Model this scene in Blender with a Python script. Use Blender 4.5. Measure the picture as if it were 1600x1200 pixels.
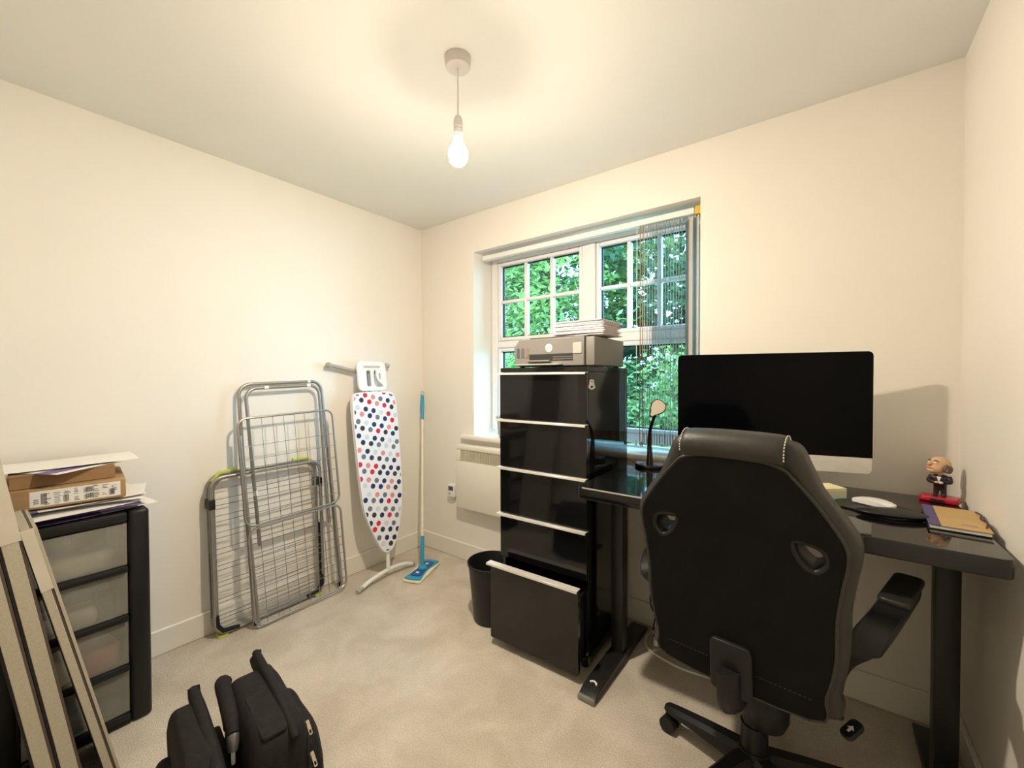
import bpy, bmesh, math, random
from mathutils import Vector, Matrix, Euler
random.seed(7)
for o in list(bpy.data.objects): bpy.data.objects.remove(o)
S = bpy.context.scene
C = S.collection
R = math.radians

# ------------------------------------------------------------ camera
cd = bpy.data.cameras.new('camera'); cam = bpy.data.objects.new('camera', cd); C.objects.link(cam)
cd.sensor_fit = 'HORIZONTAL'; cd.sensor_width = 36.0; cd.lens = 651.4 / 1600 * 36.0
cd.clip_start = 0.02
cam.matrix_world = (Matrix.Translation((2.467, -2.136, 1.2835)) @ Matrix.Rotation(R(36.96), 4, 'Z')
                    @ Matrix.Rotation(R(90 - 0.94), 4, 'X') @ Matrix.Rotation(R(-0.167), 4, 'Z'))
S.camera = cam
# ------------------------------------------------------------ overcast daylight
w = bpy.data.worlds.new('sky'); S.world = w; w.use_nodes = True
bg = w.node_tree.nodes['Background']
bg.inputs['Color'].default_value = (0.31, 0.67, 1.0, 1); bg.inputs['Strength'].default_value = 11.5
# ------------------------------------------------------------ exposure
S.view_settings.view_transform = 'Standard'; S.view_settings.look = 'None'
S.view_settings.gamma = 1.0; S.view_settings.use_curve_mapping = False
S.view_settings.exposure = 0.20
BULB_STRENGTH = 2250.0

# ------------------------------------------------------------ materials
MATS = {}
def mat(name, col, rough=0.5, metal=0.0, spec=0.5, var=0.06, scale=12.0, bump=0.0, bscale=200.0, coat=0.0,
        trans=0.0, sheen=0.0, emit=None, estr=0.0, alpha=1.0, detail=3.0, ior=1.45, subs=0.0):
    if name in MATS: return MATS[name]
    m = bpy.data.materials.new(name); m.use_nodes = True
    nt = m.node_tree; b = nt.nodes['Principled BSDF']
    b.inputs['Roughness'].default_value = rough; b.inputs['Metallic'].default_value = metal
    b.inputs['Specular IOR Level'].default_value = spec; b.inputs['IOR'].default_value = ior
    b.inputs['Coat Weight'].default_value = coat; b.inputs['Coat Roughness'].default_value = 0.03
    b.inputs['Transmission Weight'].default_value = trans; b.inputs['Sheen Weight'].default_value = sheen
    b.inputs['Alpha'].default_value = alpha
    tc = nt.nodes.new('ShaderNodeTexCoord')
    n = nt.nodes.new('ShaderNodeTexNoise'); n.inputs['Scale'].default_value = scale; n.inputs['Detail'].default_value = detail
    nt.links.new(tc.outputs['Object'], n.inputs['Vector'])
    r = nt.nodes.new('ShaderNodeValToRGB')
    c0 = tuple(max(0, c * (1 - var)) for c in col); c1 = tuple(min(1, c * (1 + var)) for c in col)
    r.color_ramp.elements[0].color = (*c0, 1); r.color_ramp.elements[1].color = (*c1, 1)
    r.color_ramp.elements[0].position = 0.3; r.color_ramp.elements[1].position = 0.7
    nt.links.new(n.outputs['Fac'], r.inputs['Fac']); nt.links.new(r.outputs['Color'], b.inputs['Base Color'])
    if bump > 0:
        n2 = nt.nodes.new('ShaderNodeTexNoise'); n2.inputs['Scale'].default_value = bscale; n2.inputs['Detail'].default_value = 4
        nt.links.new(tc.outputs['Object'], n2.inputs['Vector'])
        bp = nt.nodes.new('ShaderNodeBump'); bp.inputs['Strength'].default_value = bump; bp.inputs['Distance'].default_value = 0.004
        nt.links.new(n2.outputs['Fac'], bp.inputs['Height']); nt.links.new(bp.outputs['Normal'], b.inputs['Normal'])
    if emit:
        b.inputs['Emission Color'].default_value = (*emit, 1); b.inputs['Emission Strength'].default_value = estr
    MATS[name] = m
    return m

WALL = mat('wall_paint', (0.86, 0.82, 0.75), 0.75, var=0.012, scale=3, bump=0.04, bscale=260, spec=0.2)
CEIL = mat('ceiling_paint', (0.84, 0.83, 0.79), 0.85, var=0.012, scale=3, bump=0.05, bscale=300, spec=0.15)
TRIM = mat('white_gloss_trim', (0.83, 0.80, 0.72), 0.35, var=0.01)
UPVC = mat('white_upvc', (0.86, 0.85, 0.86), 0.25, var=0.01)
BLACKGLOSS = mat('black_gloss', (0.006, 0.006, 0.007), 0.06, var=0.1, spec=0.5, coat=0.2)
BLACKMATT = mat('black_satin', (0.012, 0.012, 0.012), 0.42, var=0.15)
BLACKPLAST = mat('black_plastic', (0.011, 0.011, 0.012), 0.42, spec=0.4, var=0.15, bump=0.05)
ALU = mat('brushed_aluminium', (0.80, 0.79, 0.77), 0.28, metal=0.75, var=0.03, scale=40)
HANDLE = mat('handle_aluminium', (0.86, 0.84, 0.80), 0.3, metal=0.35, var=0.02)
STEEL = mat('grey_steel_tube', (0.36, 0.35, 0.33), 0.35, metal=0.7, var=0.06, scale=30)
DARKSTEEL = mat('dark_steel', (0.16, 0.16, 0.16), 0.4, metal=0.6)
WIRE = mat('steel_wire', (0.34, 0.33, 0.32), 0.35, metal=0.7, var=0.03)
WHITEPL = mat('white_plastic', (0.84, 0.84, 0.83), 0.35, var=0.015)
OFFWHITE = mat('cream_enamel', (0.82, 0.79, 0.68), 0.4, var=0.01)
GRILLE = mat('tan_grille', (0.55, 0.50, 0.37), 0.5)
TAUPE = mat('taupe_cap', (0.42, 0.39, 0.35), 0.4)
PAPER = mat('white_paper', (0.84, 0.82, 0.80), 0.7, var=0.03, scale=6)
PURPLE = mat('purple_print', (0.16, 0.11, 0.30), 0.6)
ENV = mat('envelope_paper', (0.93, 0.87, 0.87), 0.7, var=0.03)
KRAFT = mat('kraft_cardboard', (0.40, 0.26, 0.13), 0.8, var=0.07, scale=25, bump=0.05)
KRAFTD = mat('kraft_cardboard_dark', (0.34, 0.20, 0.10), 0.8, var=0.07, scale=25, bump=0.05)
INK = mat('black_ink', (0.05, 0.05, 0.05), 0.6)
INKG = mat('grey_ink', (0.28, 0.28, 0.28), 0.6)
PRINTER = mat('printer_grey', (0.20, 0.19, 0.175), 0.45, var=0.03)
PRINTERD = mat('printer_dark', (0.03, 0.03, 0.03), 0.4)
PRINTERL = mat('printer_light_grey', (0.42, 0.41, 0.39), 0.35)
TEAL = mat('mop_teal', (0.03, 0.33, 0.55), 0.4)
NAVYP = mat('mop_navy', (0.01, 0.10, 0.36), 0.45)
MOPPAD = mat('mop_pad_cream', (0.83, 0.80, 0.62), 0.9, bump=0.3, bscale=400)
WOODL = mat('cream_pole', (0.86, 0.78, 0.64), 0.35)
LIME = mat('lime_cap', (0.52, 0.60, 0.10), 0.5)
COVER = mat('white_cotton', (0.82, 0.82, 0.86), 0.85, var=0.01, bump=0.06, bscale=300)
LEATHER = mat('black_leather', (0.028, 0.026, 0.023), 0.42, var=0.2, bump=0.18, bscale=350)
FABRIC = mat('black_mesh_fabric', (0.006, 0.006, 0.0055), 0.85, spec=0.2, var=0.2, bump=0.15, bscale=700, sheen=0.0)
STITCH = mat('white_stitch', (0.70, 0.68, 0.62), 0.7)
NYLON = mat('black_nylon', (0.013, 0.011, 0.012), 0.75, spec=0.3, var=0.3, scale=60, bump=0.3, bscale=500, sheen=0.0)
ZIP = mat('zip_metal', (0.62, 0.56, 0.44), 0.3, metal=0.85)
BOARD = mat('pale_board_edge', (0.50, 0.46, 0.36), 0.8, var=0.10, scale=300, bump=0.15)
BOARDT = mat('board_tape', (0.64, 0.60, 0.51), 0.5, var=0.05)
BOARDD = mat('board_dark_face', (0.014, 0.013, 0.015), 0.6)
BOARDB = mat('board_brown_layer', (0.11, 0.08, 0.065), 0.7)
RED = mat('red_resin', (0.50, 0.02, 0.04), 0.18)
SKIN = mat('figurine_skin', (0.72, 0.45, 0.27), 0.4, var=0.04)
HAIR = mat('figurine_hair', (0.16, 0.13, 0.10), 0.6)
SUIT = mat('figurine_suit', (0.025, 0.016, 0.02), 0.35)
TAN = mat('tan_cover', (0.56, 0.38, 0.17), 0.6)
VIOLET = mat('violet_strip', (0.10, 0.08, 0.20), 0.6)
YELLOWN = mat('note_yellow', (0.84, 0.80, 0.50), 0.8)
PINKN = mat('note_pink', (0.82, 0.66, 0.52), 0.8)
GREENN = mat('note_green', (0.60, 0.80, 0.60), 0.8)
VANE = mat('blind_vane', (0.62, 0.60, 0.55), 0.7, var=0.03)
WEIGHT = mat('blind_weight', (0.36, 0.26, 0.15), 0.5)
BRASS = mat('brass', (0.70, 0.46, 0.10), 0.3, metal=0.8)
GREYPOT = mat('grey_pot', (0.45, 0.50, 0.50), 0.5)
SCREEN = mat('screen_black', (0.002, 0.002, 0.003), 0.08, spec=0.08)
LEDPANEL = mat('lamp_diffuser', (0.62, 0.55, 0.44), 0.35)
BROWNL = mat('lamp_dark', (0.012, 0.010, 0.010), 0.15, coat=0.3)
BARK = mat('bark', (0.10, 0.08, 0.06), 0.9, bump=0.4, bscale=40)
GRASS = mat('outdoor_ground', (0.06, 0.14, 0.05), 0.95, var=0.4, scale=5)
BRICKOUT = mat('outside_render', (0.5, 0.45, 0.4), 0.9)

def carpet():
    m = bpy.data.materials.new('beige_carpet'); m.use_nodes = True; nt = m.node_tree; b = nt.nodes['Principled BSDF']
    b.inputs['Roughness'].default_value = 0.95; b.inputs['Specular IOR Level'].default_value = 0.1
    tc = nt.nodes.new('ShaderNodeTexCoord')
    n1 = nt.nodes.new('ShaderNodeTexNoise'); n1.inputs['Scale'].default_value = 5; n1.inputs['Detail'].default_value = 5; n1.inputs['Distortion'].default_value = 0.6
    n2 = nt.nodes.new('ShaderNodeTexNoise'); n2.inputs['Scale'].default_value = 170; n2.inputs['Detail'].default_value = 3
    n3 = nt.nodes.new('ShaderNodeTexVoronoi'); n3.inputs['Scale'].default_value = 260
    for n in (n1, n2, n3): nt.links.new(tc.outputs['Object'], n.inputs['Vector'])
    r1 = nt.nodes.new('ShaderNodeValToRGB'); r1.color_ramp.elements[0].position = 0.36; r1.color_ramp.elements[1].position = 0.66
    r1.color_ramp.elements[0].color = (0.64, 0.57, 0.475, 1); r1.color_ramp.elements[1].color = (0.77, 0.70, 0.60, 1)
    r2 = nt.nodes.new('ShaderNodeValToRGB'); r2.color_ramp.elements[0].position = 0.3; r2.color_ramp.elements[1].position = 0.7
    r2.color_ramp.elements[0].color = (0.80, 0.78, 0.76, 1); r2.color_ramp.elements[1].color = (1, 1, 1, 1)
    mx = nt.nodes.new('ShaderNodeMix'); mx.data_type = 'RGBA'; mx.blend_type = 'MULTIPLY'; mx.inputs[0].default_value = 1
    nt.links.new(n1.outputs['Fac'], r1.inputs['Fac']); nt.links.new(n2.outputs['Fac'], r2.inputs['Fac'])
    nt.links.new(r1.outputs['Color'], mx.inputs[6]); nt.links.new(r2.outputs['Color'], mx.inputs[7])
    nt.links.new(mx.outputs[2], b.inputs['Base Color'])
    ad = nt.nodes.new('ShaderNodeMath'); ad.operation = 'ADD'
    nt.links.new(n2.outputs['Fac'], ad.inputs[0]); nt.links.new(n3.outputs['Distance'], ad.inputs[1])
    bp = nt.nodes.new('ShaderNodeBump'); bp.inputs['Strength'].default_value = 0.55; bp.inputs['Distance'].default_value = 0.006
    nt.links.new(ad.outputs[0], bp.inputs['Height']); nt.links.new(bp.outputs['Normal'], b.inputs['Normal'])
    return m
CARPET = carpet()

def glass():
    m = bpy.data.materials.new('window_glass'); m.use_nodes = True; nt = m.node_tree
    out = nt.nodes['Material Output']; nt.nodes.remove(nt.nodes['Principled BSDF'])
    t = nt.nodes.new('ShaderNodeBsdfTransparent'); t.inputs['Color'].default_value = (0.93, 0.99, 0.97, 1)
    g = nt.nodes.new('ShaderNodeBsdfGlossy'); g.inputs['Roughness'].default_value = 0.01
    f = nt.nodes.new('ShaderNodeFresnel'); f.inputs['IOR'].default_value = 1.35
    mx = nt.nodes.new('ShaderNodeMixShader')
    nt.links.new(f.outputs[0], mx.inputs[0]); nt.links.new(t.outputs[0], mx.inputs[1]); nt.links.new(g.outputs[0], mx.inputs[2])
    nt.links.new(mx.outputs[0], out.inputs['Surface'])
    return m
GLASS = glass()

def frosted():
    m = bpy.data.materials.new('frosted_drawer_plastic'); m.use_nodes = True; nt = m.node_tree
    out = nt.nodes['Material Output']; b = nt.nodes['Principled BSDF']
    b.inputs['Base Color'].default_value = (0.62, 0.61, 0.56, 1); b.inputs['Roughness'].default_value = 0.2
    t = nt.nodes.new('ShaderNodeBsdfTransparent'); t.inputs['Color'].default_value = (0.85, 0.84, 0.80, 1)
    tc = nt.nodes.new('ShaderNodeTexCoord'); n = nt.nodes.new('ShaderNodeTexNoise'); n.inputs['Scale'].default_value = 7
    nt.links.new(tc.outputs['Object'], n.inputs['Vector'])
    mr = nt.nodes.new('ShaderNodeMapRange'); mr.inputs[1].default_value = 0.3; mr.inputs[2].default_value = 0.7
    mr.inputs[3].default_value = 0.22; mr.inputs[4].default_value = 0.36
    nt.links.new(n.outputs['Fac'], mr.inputs[0])
    mx = nt.nodes.new('ShaderNodeMixShader')
    nt.links.new(mr.outputs[0], mx.inputs[0]); nt.links.new(t.outputs[0], mx.inputs[1]); nt.links.new(b.outputs[0], mx.inputs[2])
    nt.links.new(mx.outputs[0], out.inputs['Surface'])
    return m
FROST = frosted()

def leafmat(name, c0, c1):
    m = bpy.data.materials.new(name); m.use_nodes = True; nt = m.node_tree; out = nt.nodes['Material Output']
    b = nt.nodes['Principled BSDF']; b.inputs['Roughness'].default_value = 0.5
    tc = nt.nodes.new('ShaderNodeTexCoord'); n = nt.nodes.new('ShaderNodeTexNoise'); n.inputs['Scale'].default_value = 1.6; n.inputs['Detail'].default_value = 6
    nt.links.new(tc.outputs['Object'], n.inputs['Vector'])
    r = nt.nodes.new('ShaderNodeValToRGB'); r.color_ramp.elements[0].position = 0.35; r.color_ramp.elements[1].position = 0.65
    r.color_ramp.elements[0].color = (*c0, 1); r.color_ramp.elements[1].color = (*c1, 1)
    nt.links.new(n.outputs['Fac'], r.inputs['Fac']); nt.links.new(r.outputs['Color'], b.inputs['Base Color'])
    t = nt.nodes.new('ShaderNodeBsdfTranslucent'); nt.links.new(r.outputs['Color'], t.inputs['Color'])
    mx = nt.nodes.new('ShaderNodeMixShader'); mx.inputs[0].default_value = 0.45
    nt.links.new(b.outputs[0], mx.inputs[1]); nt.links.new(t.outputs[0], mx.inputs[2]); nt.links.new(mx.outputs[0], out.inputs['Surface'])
    return m

# ------------------------------------------------------------ mesh helpers
class MB:
    def __init__(s): s.v = []; s.f = []; s.mi = []; s.cur = 0; s.m = None
    def add(s, vs, fs):
        o = len(s.v)
        s.v += [tuple(s.m @ Vector(p)) if s.m else tuple(p) for p in vs]
        for f in fs: s.f.append([i + o for i in f]); s.mi.append(s.cur)
        return s
    def box(s, a, b, bev=0.0, seg=2):
        x0, y0, z0 = a; x1, y1, z1 = b
        vs = [(x0,y0,z0),(x1,y0,z0),(x1,y1,z0),(x0,y1,z0),(x0,y0,z1),(x1,y0,z1),(x1,y1,z1),(x0,y1,z1)]
        fs = [(3,2,1,0),(4,5,6,7),(0,1,5,4),(1,2,6,5),(2,3,7,6),(3,0,4,7)]
        if bev <= 0: return s.add(vs, fs)
        bm = bmesh.new(); bv = [bm.verts.new(p) for p in vs]
        for f in fs: bm.faces.new([bv[i] for i in f])
        bmesh.ops.bevel(bm, geom=bm.edges[:], offset=bev, segments=seg, profile=0.5, affect='EDGES')
        bm.verts.index_update()
        s.add([v.co[:] for v in bm.verts], [[v.index for v in f.verts] for f in bm.faces]); bm.free()
        return s
    def cyl(s, p0, p1, r0, r1=None, n=16, cap=True):
        r1 = r0 if r1 is None else r1
        p0 = Vector(p0); p1 = Vector(p1); d = (p1 - p0).normalized()
        a = d.orthogonal().normalized(); b = d.cross(a)
        vs = []
        for p, r in ((p0, r0), (p1, r1)):
            for i in range(n):
                t = 2 * math.pi * i / n; vs.append(p + a * math.cos(t) * r + b * math.sin(t) * r)
        fs = [(i, (i + 1) % n, n + (i + 1) % n, n + i) for i in range(n)]
        if cap: fs += [tuple(range(n))[::-1], tuple(range(n, 2 * n))]
        return s.add(vs, fs)
    def tube(s, pts, r, n=8, closed=False, flat=1.0):
        pts = [Vector(p) for p in pts]; k = len(pts)
        rs = r if isinstance(r, (list, tuple)) else [r] * k
        tang = []
        for i in range(k):
            if closed: t = pts[(i + 1) % k] - pts[i - 1]
            else: t = pts[min(i + 1, k - 1)] - pts[max(i - 1, 0)]
            tang.append(t.normalized())
        a = tang[0].orthogonal().normalized(); vs = []
        for i in range(k):
            a = (a - tang[i] * a.dot(tang[i])).normalized(); b = tang[i].cross(a)
            for j in range(n):
                t = 2 * math.pi * j / n
                vs.append(pts[i] + a * math.cos(t) * rs[i] + b * math.sin(t) * rs[i] * flat)
        fs = []
        for i in range(k if closed else k - 1):
            i2 = (i + 1) % k
            for j in range(n):
                fs.append((i * n + j, i * n + (j + 1) % n, i2 * n + (j + 1) % n, i2 * n + j))
        if not closed: fs += [tuple(range(n))[::-1], tuple(range((k - 1) * n, k * n))]
        return s.add(vs, fs)
    def lathe(s, prof, c=(0, 0, 0), n=28, sx=1.0, sy=1.0):
        vs = []; fs = []; k = len(prof)
        for r, z in prof:
            for j in range(n):
                t = 2 * math.pi * j / n
                vs.append((c[0] + math.cos(t) * r * sx, c[1] + math.sin(t) * r * sy, c[2] + z))
        for i in range(k - 1):
            for j in range(n):
                fs.append((i * n + j, i * n + (j + 1) % n, (i + 1) * n + (j + 1) % n, (i + 1) * n + j))
        if prof[0][0] > 1e-6: fs.append(tuple(range(n))[::-1])
        if prof[-1][0] > 1e-6: fs.append(tuple(range((k - 1) * n, k * n)))
        return s.add(vs, fs)
    def ell(s, c, r, n=18, k=12):
        prof = []
        vs = []; fs = []
        for i in range(k + 1):
            p = math.pi * i / k - math.pi / 2
            for j in range(n):
                t = 2 * math.pi * j / n
                vs.append((c[0] + r[0] * math.cos(p) * math.cos(t), c[1] + r[1] * math.cos(p) * math.sin(t), c[2] + r[2] * math.sin(p)))
        for i in range(k):
            for j in range(n):
                fs.append((i * n + j, i * n + (j + 1) % n, (i + 1) * n + (j + 1) % n, (i + 1) * n + j))
        return s.add(vs, fs)
    def prism(s, poly, z0, z1):
        n = len(poly)
        vs = [(p[0], p[1], z0) for p in poly] + [(p[0], p[1], z1) for p in poly]
        fs = [tuple(range(n))[::-1], tuple(range(n, 2 * n))] + [(i, (i + 1) % n, n + (i + 1) % n, n + i) for i in range(n)]
        return s.add(vs, fs)
    def plate(s, outer, holes=(), th=0.02, bev=0.004, res=3):
        cu = bpy.data.curves.new('tmp', 'CURVE'); cu.dimensions = '2D'; cu.fill_mode = 'BOTH'
        cu.extrude = max(th / 2 - bev, 0.0); cu.bevel_depth = bev; cu.bevel_resolution = res; cu.offset = -bev
        for loop in [outer] + list(holes):
            sp = cu.splines.new('POLY'); sp.points.add(len(loop) - 1); sp.use_cyclic_u = True
            for p, q in zip(sp.points, loop): p.co = (q[0], q[1], 0, 1)
        ob = bpy.data.objects.new('tmp', cu); C.objects.link(ob)
        dg = bpy.context.evaluated_depsgraph_get(); dg.update()
        me = bpy.data.meshes.new_from_object(ob.evaluated_get(dg))
        s.add([v.co[:] for v in me.vertices], [list(p.vertices) for p in me.polygons])
        bpy.data.objects.remove(ob); bpy.data.meshes.remove(me); bpy.data.curves.remove(cu)
        return s
    def text(s, body, size, th=0.0004):
        cu = bpy.data.curves.new('tmp', 'FONT'); cu.body = body; cu.size = size; cu.extrude = th
        cu.align_x = 'CENTER'; cu.align_y = 'CENTER'
        ob = bpy.data.objects.new('tmp', cu); C.objects.link(ob)
        dg = bpy.context.evaluated_depsgraph_get(); dg.update()
        me = bpy.data.meshes.new_from_object(ob.evaluated_get(dg))
        s.add([v.co[:] for v in me.vertices], [list(p.vertices) for p in me.polygons])
        bpy.data.objects.remove(ob); bpy.data.meshes.remove(me); bpy.data.curves.remove(cu)
        return s
    def build(s, name, mats, parent=None, smooth=True, ang=38, label=None, kind=None, weld=False):
        me = bpy.data.meshes.new(name); me.from_pydata(s.v, [], s.f)
        for m in (mats if isinstance(mats, (list, tuple)) else [mats]): me.materials.append(m)
        me.polygons.foreach_set('material_index', s.mi)
        if weld:
            bm = bmesh.new(); bm.from_mesh(me); bmesh.ops.remove_doubles(bm, verts=bm.verts[:], dist=1e-5); bm.to_mesh(me); bm.free()
        bm = bmesh.new(); bm.from_mesh(me); bmesh.ops.recalc_face_normals(bm, faces=bm.faces[:]); bm.to_mesh(me); bm.free()
        if smooth:
            me.polygons.foreach_set('use_smooth', [True] * len(me.polygons)); me.set_sharp_from_angle(angle=R(ang))
        me.update()
        o = bpy.data.objects.new(name, me); C.objects.link(o)
        if parent: o.parent = parent
        if label: o['label'] = label
        if kind: o['kind'] = kind
        return o

def tag(o, label, cat, group=None):
    o['label'] = label; o['category'] = cat
    if group: o['group'] = group
    return o
def thing(name, label, cat, loc=(0, 0, 0), rz=0.0, group=None, rot=None):
    o = bpy.data.objects.new(name, None); C.objects.link(o); o.empty_display_size = 0.05
    o.location = loc; o.rotation_euler = rot if rot else (0, 0, R(rz))
    return tag(o, label, cat, group)
def struct(name, mb, m, parent=None, smooth=False):
    o = mb.build(name, m, parent, smooth)
    if not parent: o['kind'] = 'structure'
    return o
def smooth_loop(pts, n=6, closed=True):
    out = []; k = len(pts)
    rng = range(k) if closed else range(k - 1)
    for i in rng:
        if closed: p0, p1, p2, p3 = pts[i - 1], pts[i], pts[(i + 1) % k], pts[(i + 2) % k]
        else: p0, p1, p2, p3 = pts[max(i - 1, 0)], pts[i], pts[i + 1], pts[min(i + 2, k - 1)]
        for j in range(n):
            t = j / n
            out.append(tuple(0.5 * ((2 * b) + (-a + c) * t + (2 * a - 5 * b + 4 * c - d) * t * t + (-a + 3 * b - 3 * c + d) * t ** 3)
                             for a, b, c, d in zip(p0, p1, p2, p3)))
    if not closed: out.append(tuple(pts[-1]))
    return out
def rrect(x0, x1, y0, y1, r, n=5):
    out = []
    for cx, cy, a0 in ((x1 - r, y1 - r, 0), (x0 + r, y1 - r, 90), (x0 + r, y0 + r, 180), (x1 - r, y0 + r, 270)):
        for i in range(n + 1):
            a = R(a0 + 90 * i / n); out.append((cx + r * math.cos(a), cy + r * math.sin(a)))
    return out

# ============================================================ SETTING
W, H, DF = 2.85, 2.4, -2.9
struct('floor', MB().box((-0.1, DF - 0.1, -0.1), (W + 0.1, 0.0, 0.0)), CARPET)
struct('ceiling', MB().box((-0.1, DF - 0.1, H), (W + 0.1, 0.3, H + 0.1)), CEIL)
struct('wall_left', MB().box((-0.1, DF, 0), (0, 0, H)), WALL)
struct('wall_right', MB().box((W, DF, 0), (W + 0.1, 0.0, H)), WALL)
struct('wall_front', MB().box((0.0, DF - 0.1, 0), (W, DF, H)).box((0.0, DF, 0), (0.82, -2.22, H)), WALL)
WX0, WX1, WZ0, WZ1 = 0.531, 1.985, 0.880, 2.140
WD = 0.32
struct('wall_back', MB().box((-0.1, 0, 0), (WX0, WD, H)).box((WX1, 0, 0), (W + 0.1, WD, H))
       .box((WX0, 0, 0), (WX1, WD, WZ0 - 0.03)).box((WX0, 0, WZ1), (WX1, WD, H)), WALL)
BH = 0.118
def base(name, a, b): struct(name, MB().box(a, b, 0.004, 1), TRIM)
base('baseboard_left', (0.0, -2.22, 0), (0.016, 0, BH))
base('baseboard_back', (0.0161, -0.016, 0), (W - 0.0161, 0, BH))
base('baseboard_right', (W - 0.016, DF, 0), (W, 0, BH))

# ---- window: frame, sashes, glazing bars, panes, sill
win = bpy.data.objects.new('window_1', None); C.objects.link(win); win['kind'] = 'structure'
FY0, FY1 = 0.19, 0.255
FB = 0.905; FT = 2.125; FL = WX0 + 0.002; FR = WX1 - 0.002
MBx = lambda a, b, bev=0.005: MB().box(a, b, bev, 1)
MBx((FL, FY0, FB), (FL + 0.055, FY1, FT)).build('frame_jamb', UPVC, win)
MBx((FR - 0.055, FY0, FB), (FR, FY1, FT)).build('frame_jamb', UPVC, win)
MBx((FL + 0.0551, FY0, FT - 0.03), (FR - 0.0551, FY1, FT)).build('frame_head', UPVC, win)
MBx((FL + 0.0551, FY0, FB), (FR - 0.0551, FY1, FB + 0.055)).build('frame_bottom_rail', UPVC, win)
MBx((1.262, FY0 - 0.004, FB + 0.0551), (1.350, FY1, FT - 0.0301)).build('frame_mullion', UPVC, win)
def light(x0, x1, z0, z1, cols, rows, sash):
    s = sash
    # sash frame members
    MBx((x0, FY0 + 0.004, z0), (x0 + s, FY1 - 0.004, z1)).build('sash_stile', UPVC, win)
    MBx((x1 - s, FY0 + 0.004, z0), (x1, FY1 - 0.004, z1)).build('sash_stile', UPVC, win)
    MBx((x0 + s, FY0 + 0.004, z0), (x1 - s, FY1 - 0.004, z0 + s)).build('sash_rail', UPVC, win)
    MBx((x0 + s, FY0 + 0.004, z1 - s), (x1 - s, FY1 - 0.004, z1)).build('sash_rail', UPVC, win)
    gx0, gx1, gz0, gz1 = x0 + s, x1 - s, z0 + s, z1 - s
    bw = 0.022
    # black gasket around the glass
    g = MB()
    for a, b in (((gx0, 0.222, gz0), (gx0 + 0.007, 0.236, gz1)), ((gx1 - 0.007, 0.222, gz0), (gx1, 0.236, gz1)),
                 ((gx0, 0.222, gz0), (gx1, 0.236, gz0 + 0.007)), ((gx0, 0.222, gz1 - 0.007), (gx1, 0.236, gz1))): g.box(a, b)
    g.build('gasket', BLACKPLAST, win)
    for i in range(1, cols):
        xc = gx0 + (gx1 - gx0) * i / cols
        MBx((xc - bw / 2, 0.206, gz0), (xc + bw / 2, 0.244, gz1), 0.004).build('glazing_bar', UPVC, win)
    for j in range(1, rows):
        zc = gz0 + (gz1 - gz0) * j / rows
        for i in range(cols):
            a = gx0 + (gx1 - gx0) * i / cols + (bw / 2 if i else 0); b = gx0 + (gx1 - gx0) * (i + 1) / cols - (bw / 2 if i < cols - 1 else 0)
            MBx((a, 0.206, zc - bw / 2), (b, 0.244, zc + bw / 2), 0.004).build('glazing_bar', UPVC, win)
    for i in range(cols):
        for j in range(rows):
            a = gx0 + (gx1 - gx0) * i / cols; b = gx0 + (gx1 - gx0) * (i + 1) / cols
            c = gz0 + (gz1 - gz0) * j / rows; d = gz0 + (gz1 - gz0) * (j + 1) / rows
            MB().add([(a, 0.229, c), (b, 0.229, c), (b, 0.229, d), (a, 0.229, d)], [(0, 1, 2, 3)]).build('pane', GLASS, win, smooth=False)
TZ0, TZ1 = 1.49, 1.54
light(FL + 0.056, 1.261, TZ1, FT - 0.031, 3, 2, 0.026)
light(1.351, FR - 0.056, TZ1, FT - 0.031, 3, 2, 0.026)
light(FL + 0.056, 1.261, FB + 0.056, TZ0, 1, 1, 0.026)
light(1.351, FR - 0.056, FB + 0.056, TZ0, 1, 1, 0.026)
MBx((FL + 0.0551, FY0, TZ0 + 0.0005), (1.2615, FY1, TZ1 - 0.0005)).build('frame_transom', UPVC, win)
MBx((1.3505, FY0, TZ0 + 0.0005), (FR - 0.0551, FY1, TZ1 - 0.0005)).build('frame_transom', UPVC, win)
sill = MB().box((WX0, -0.001, 0.851), (WX1, FY1, 0.886)); sill.box((0.43, -0.036, 0.851), (2.08, -0.0005, 0.886), 0.012, 3)
struct('window_sill', sill, TRIM, win, True)

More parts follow.
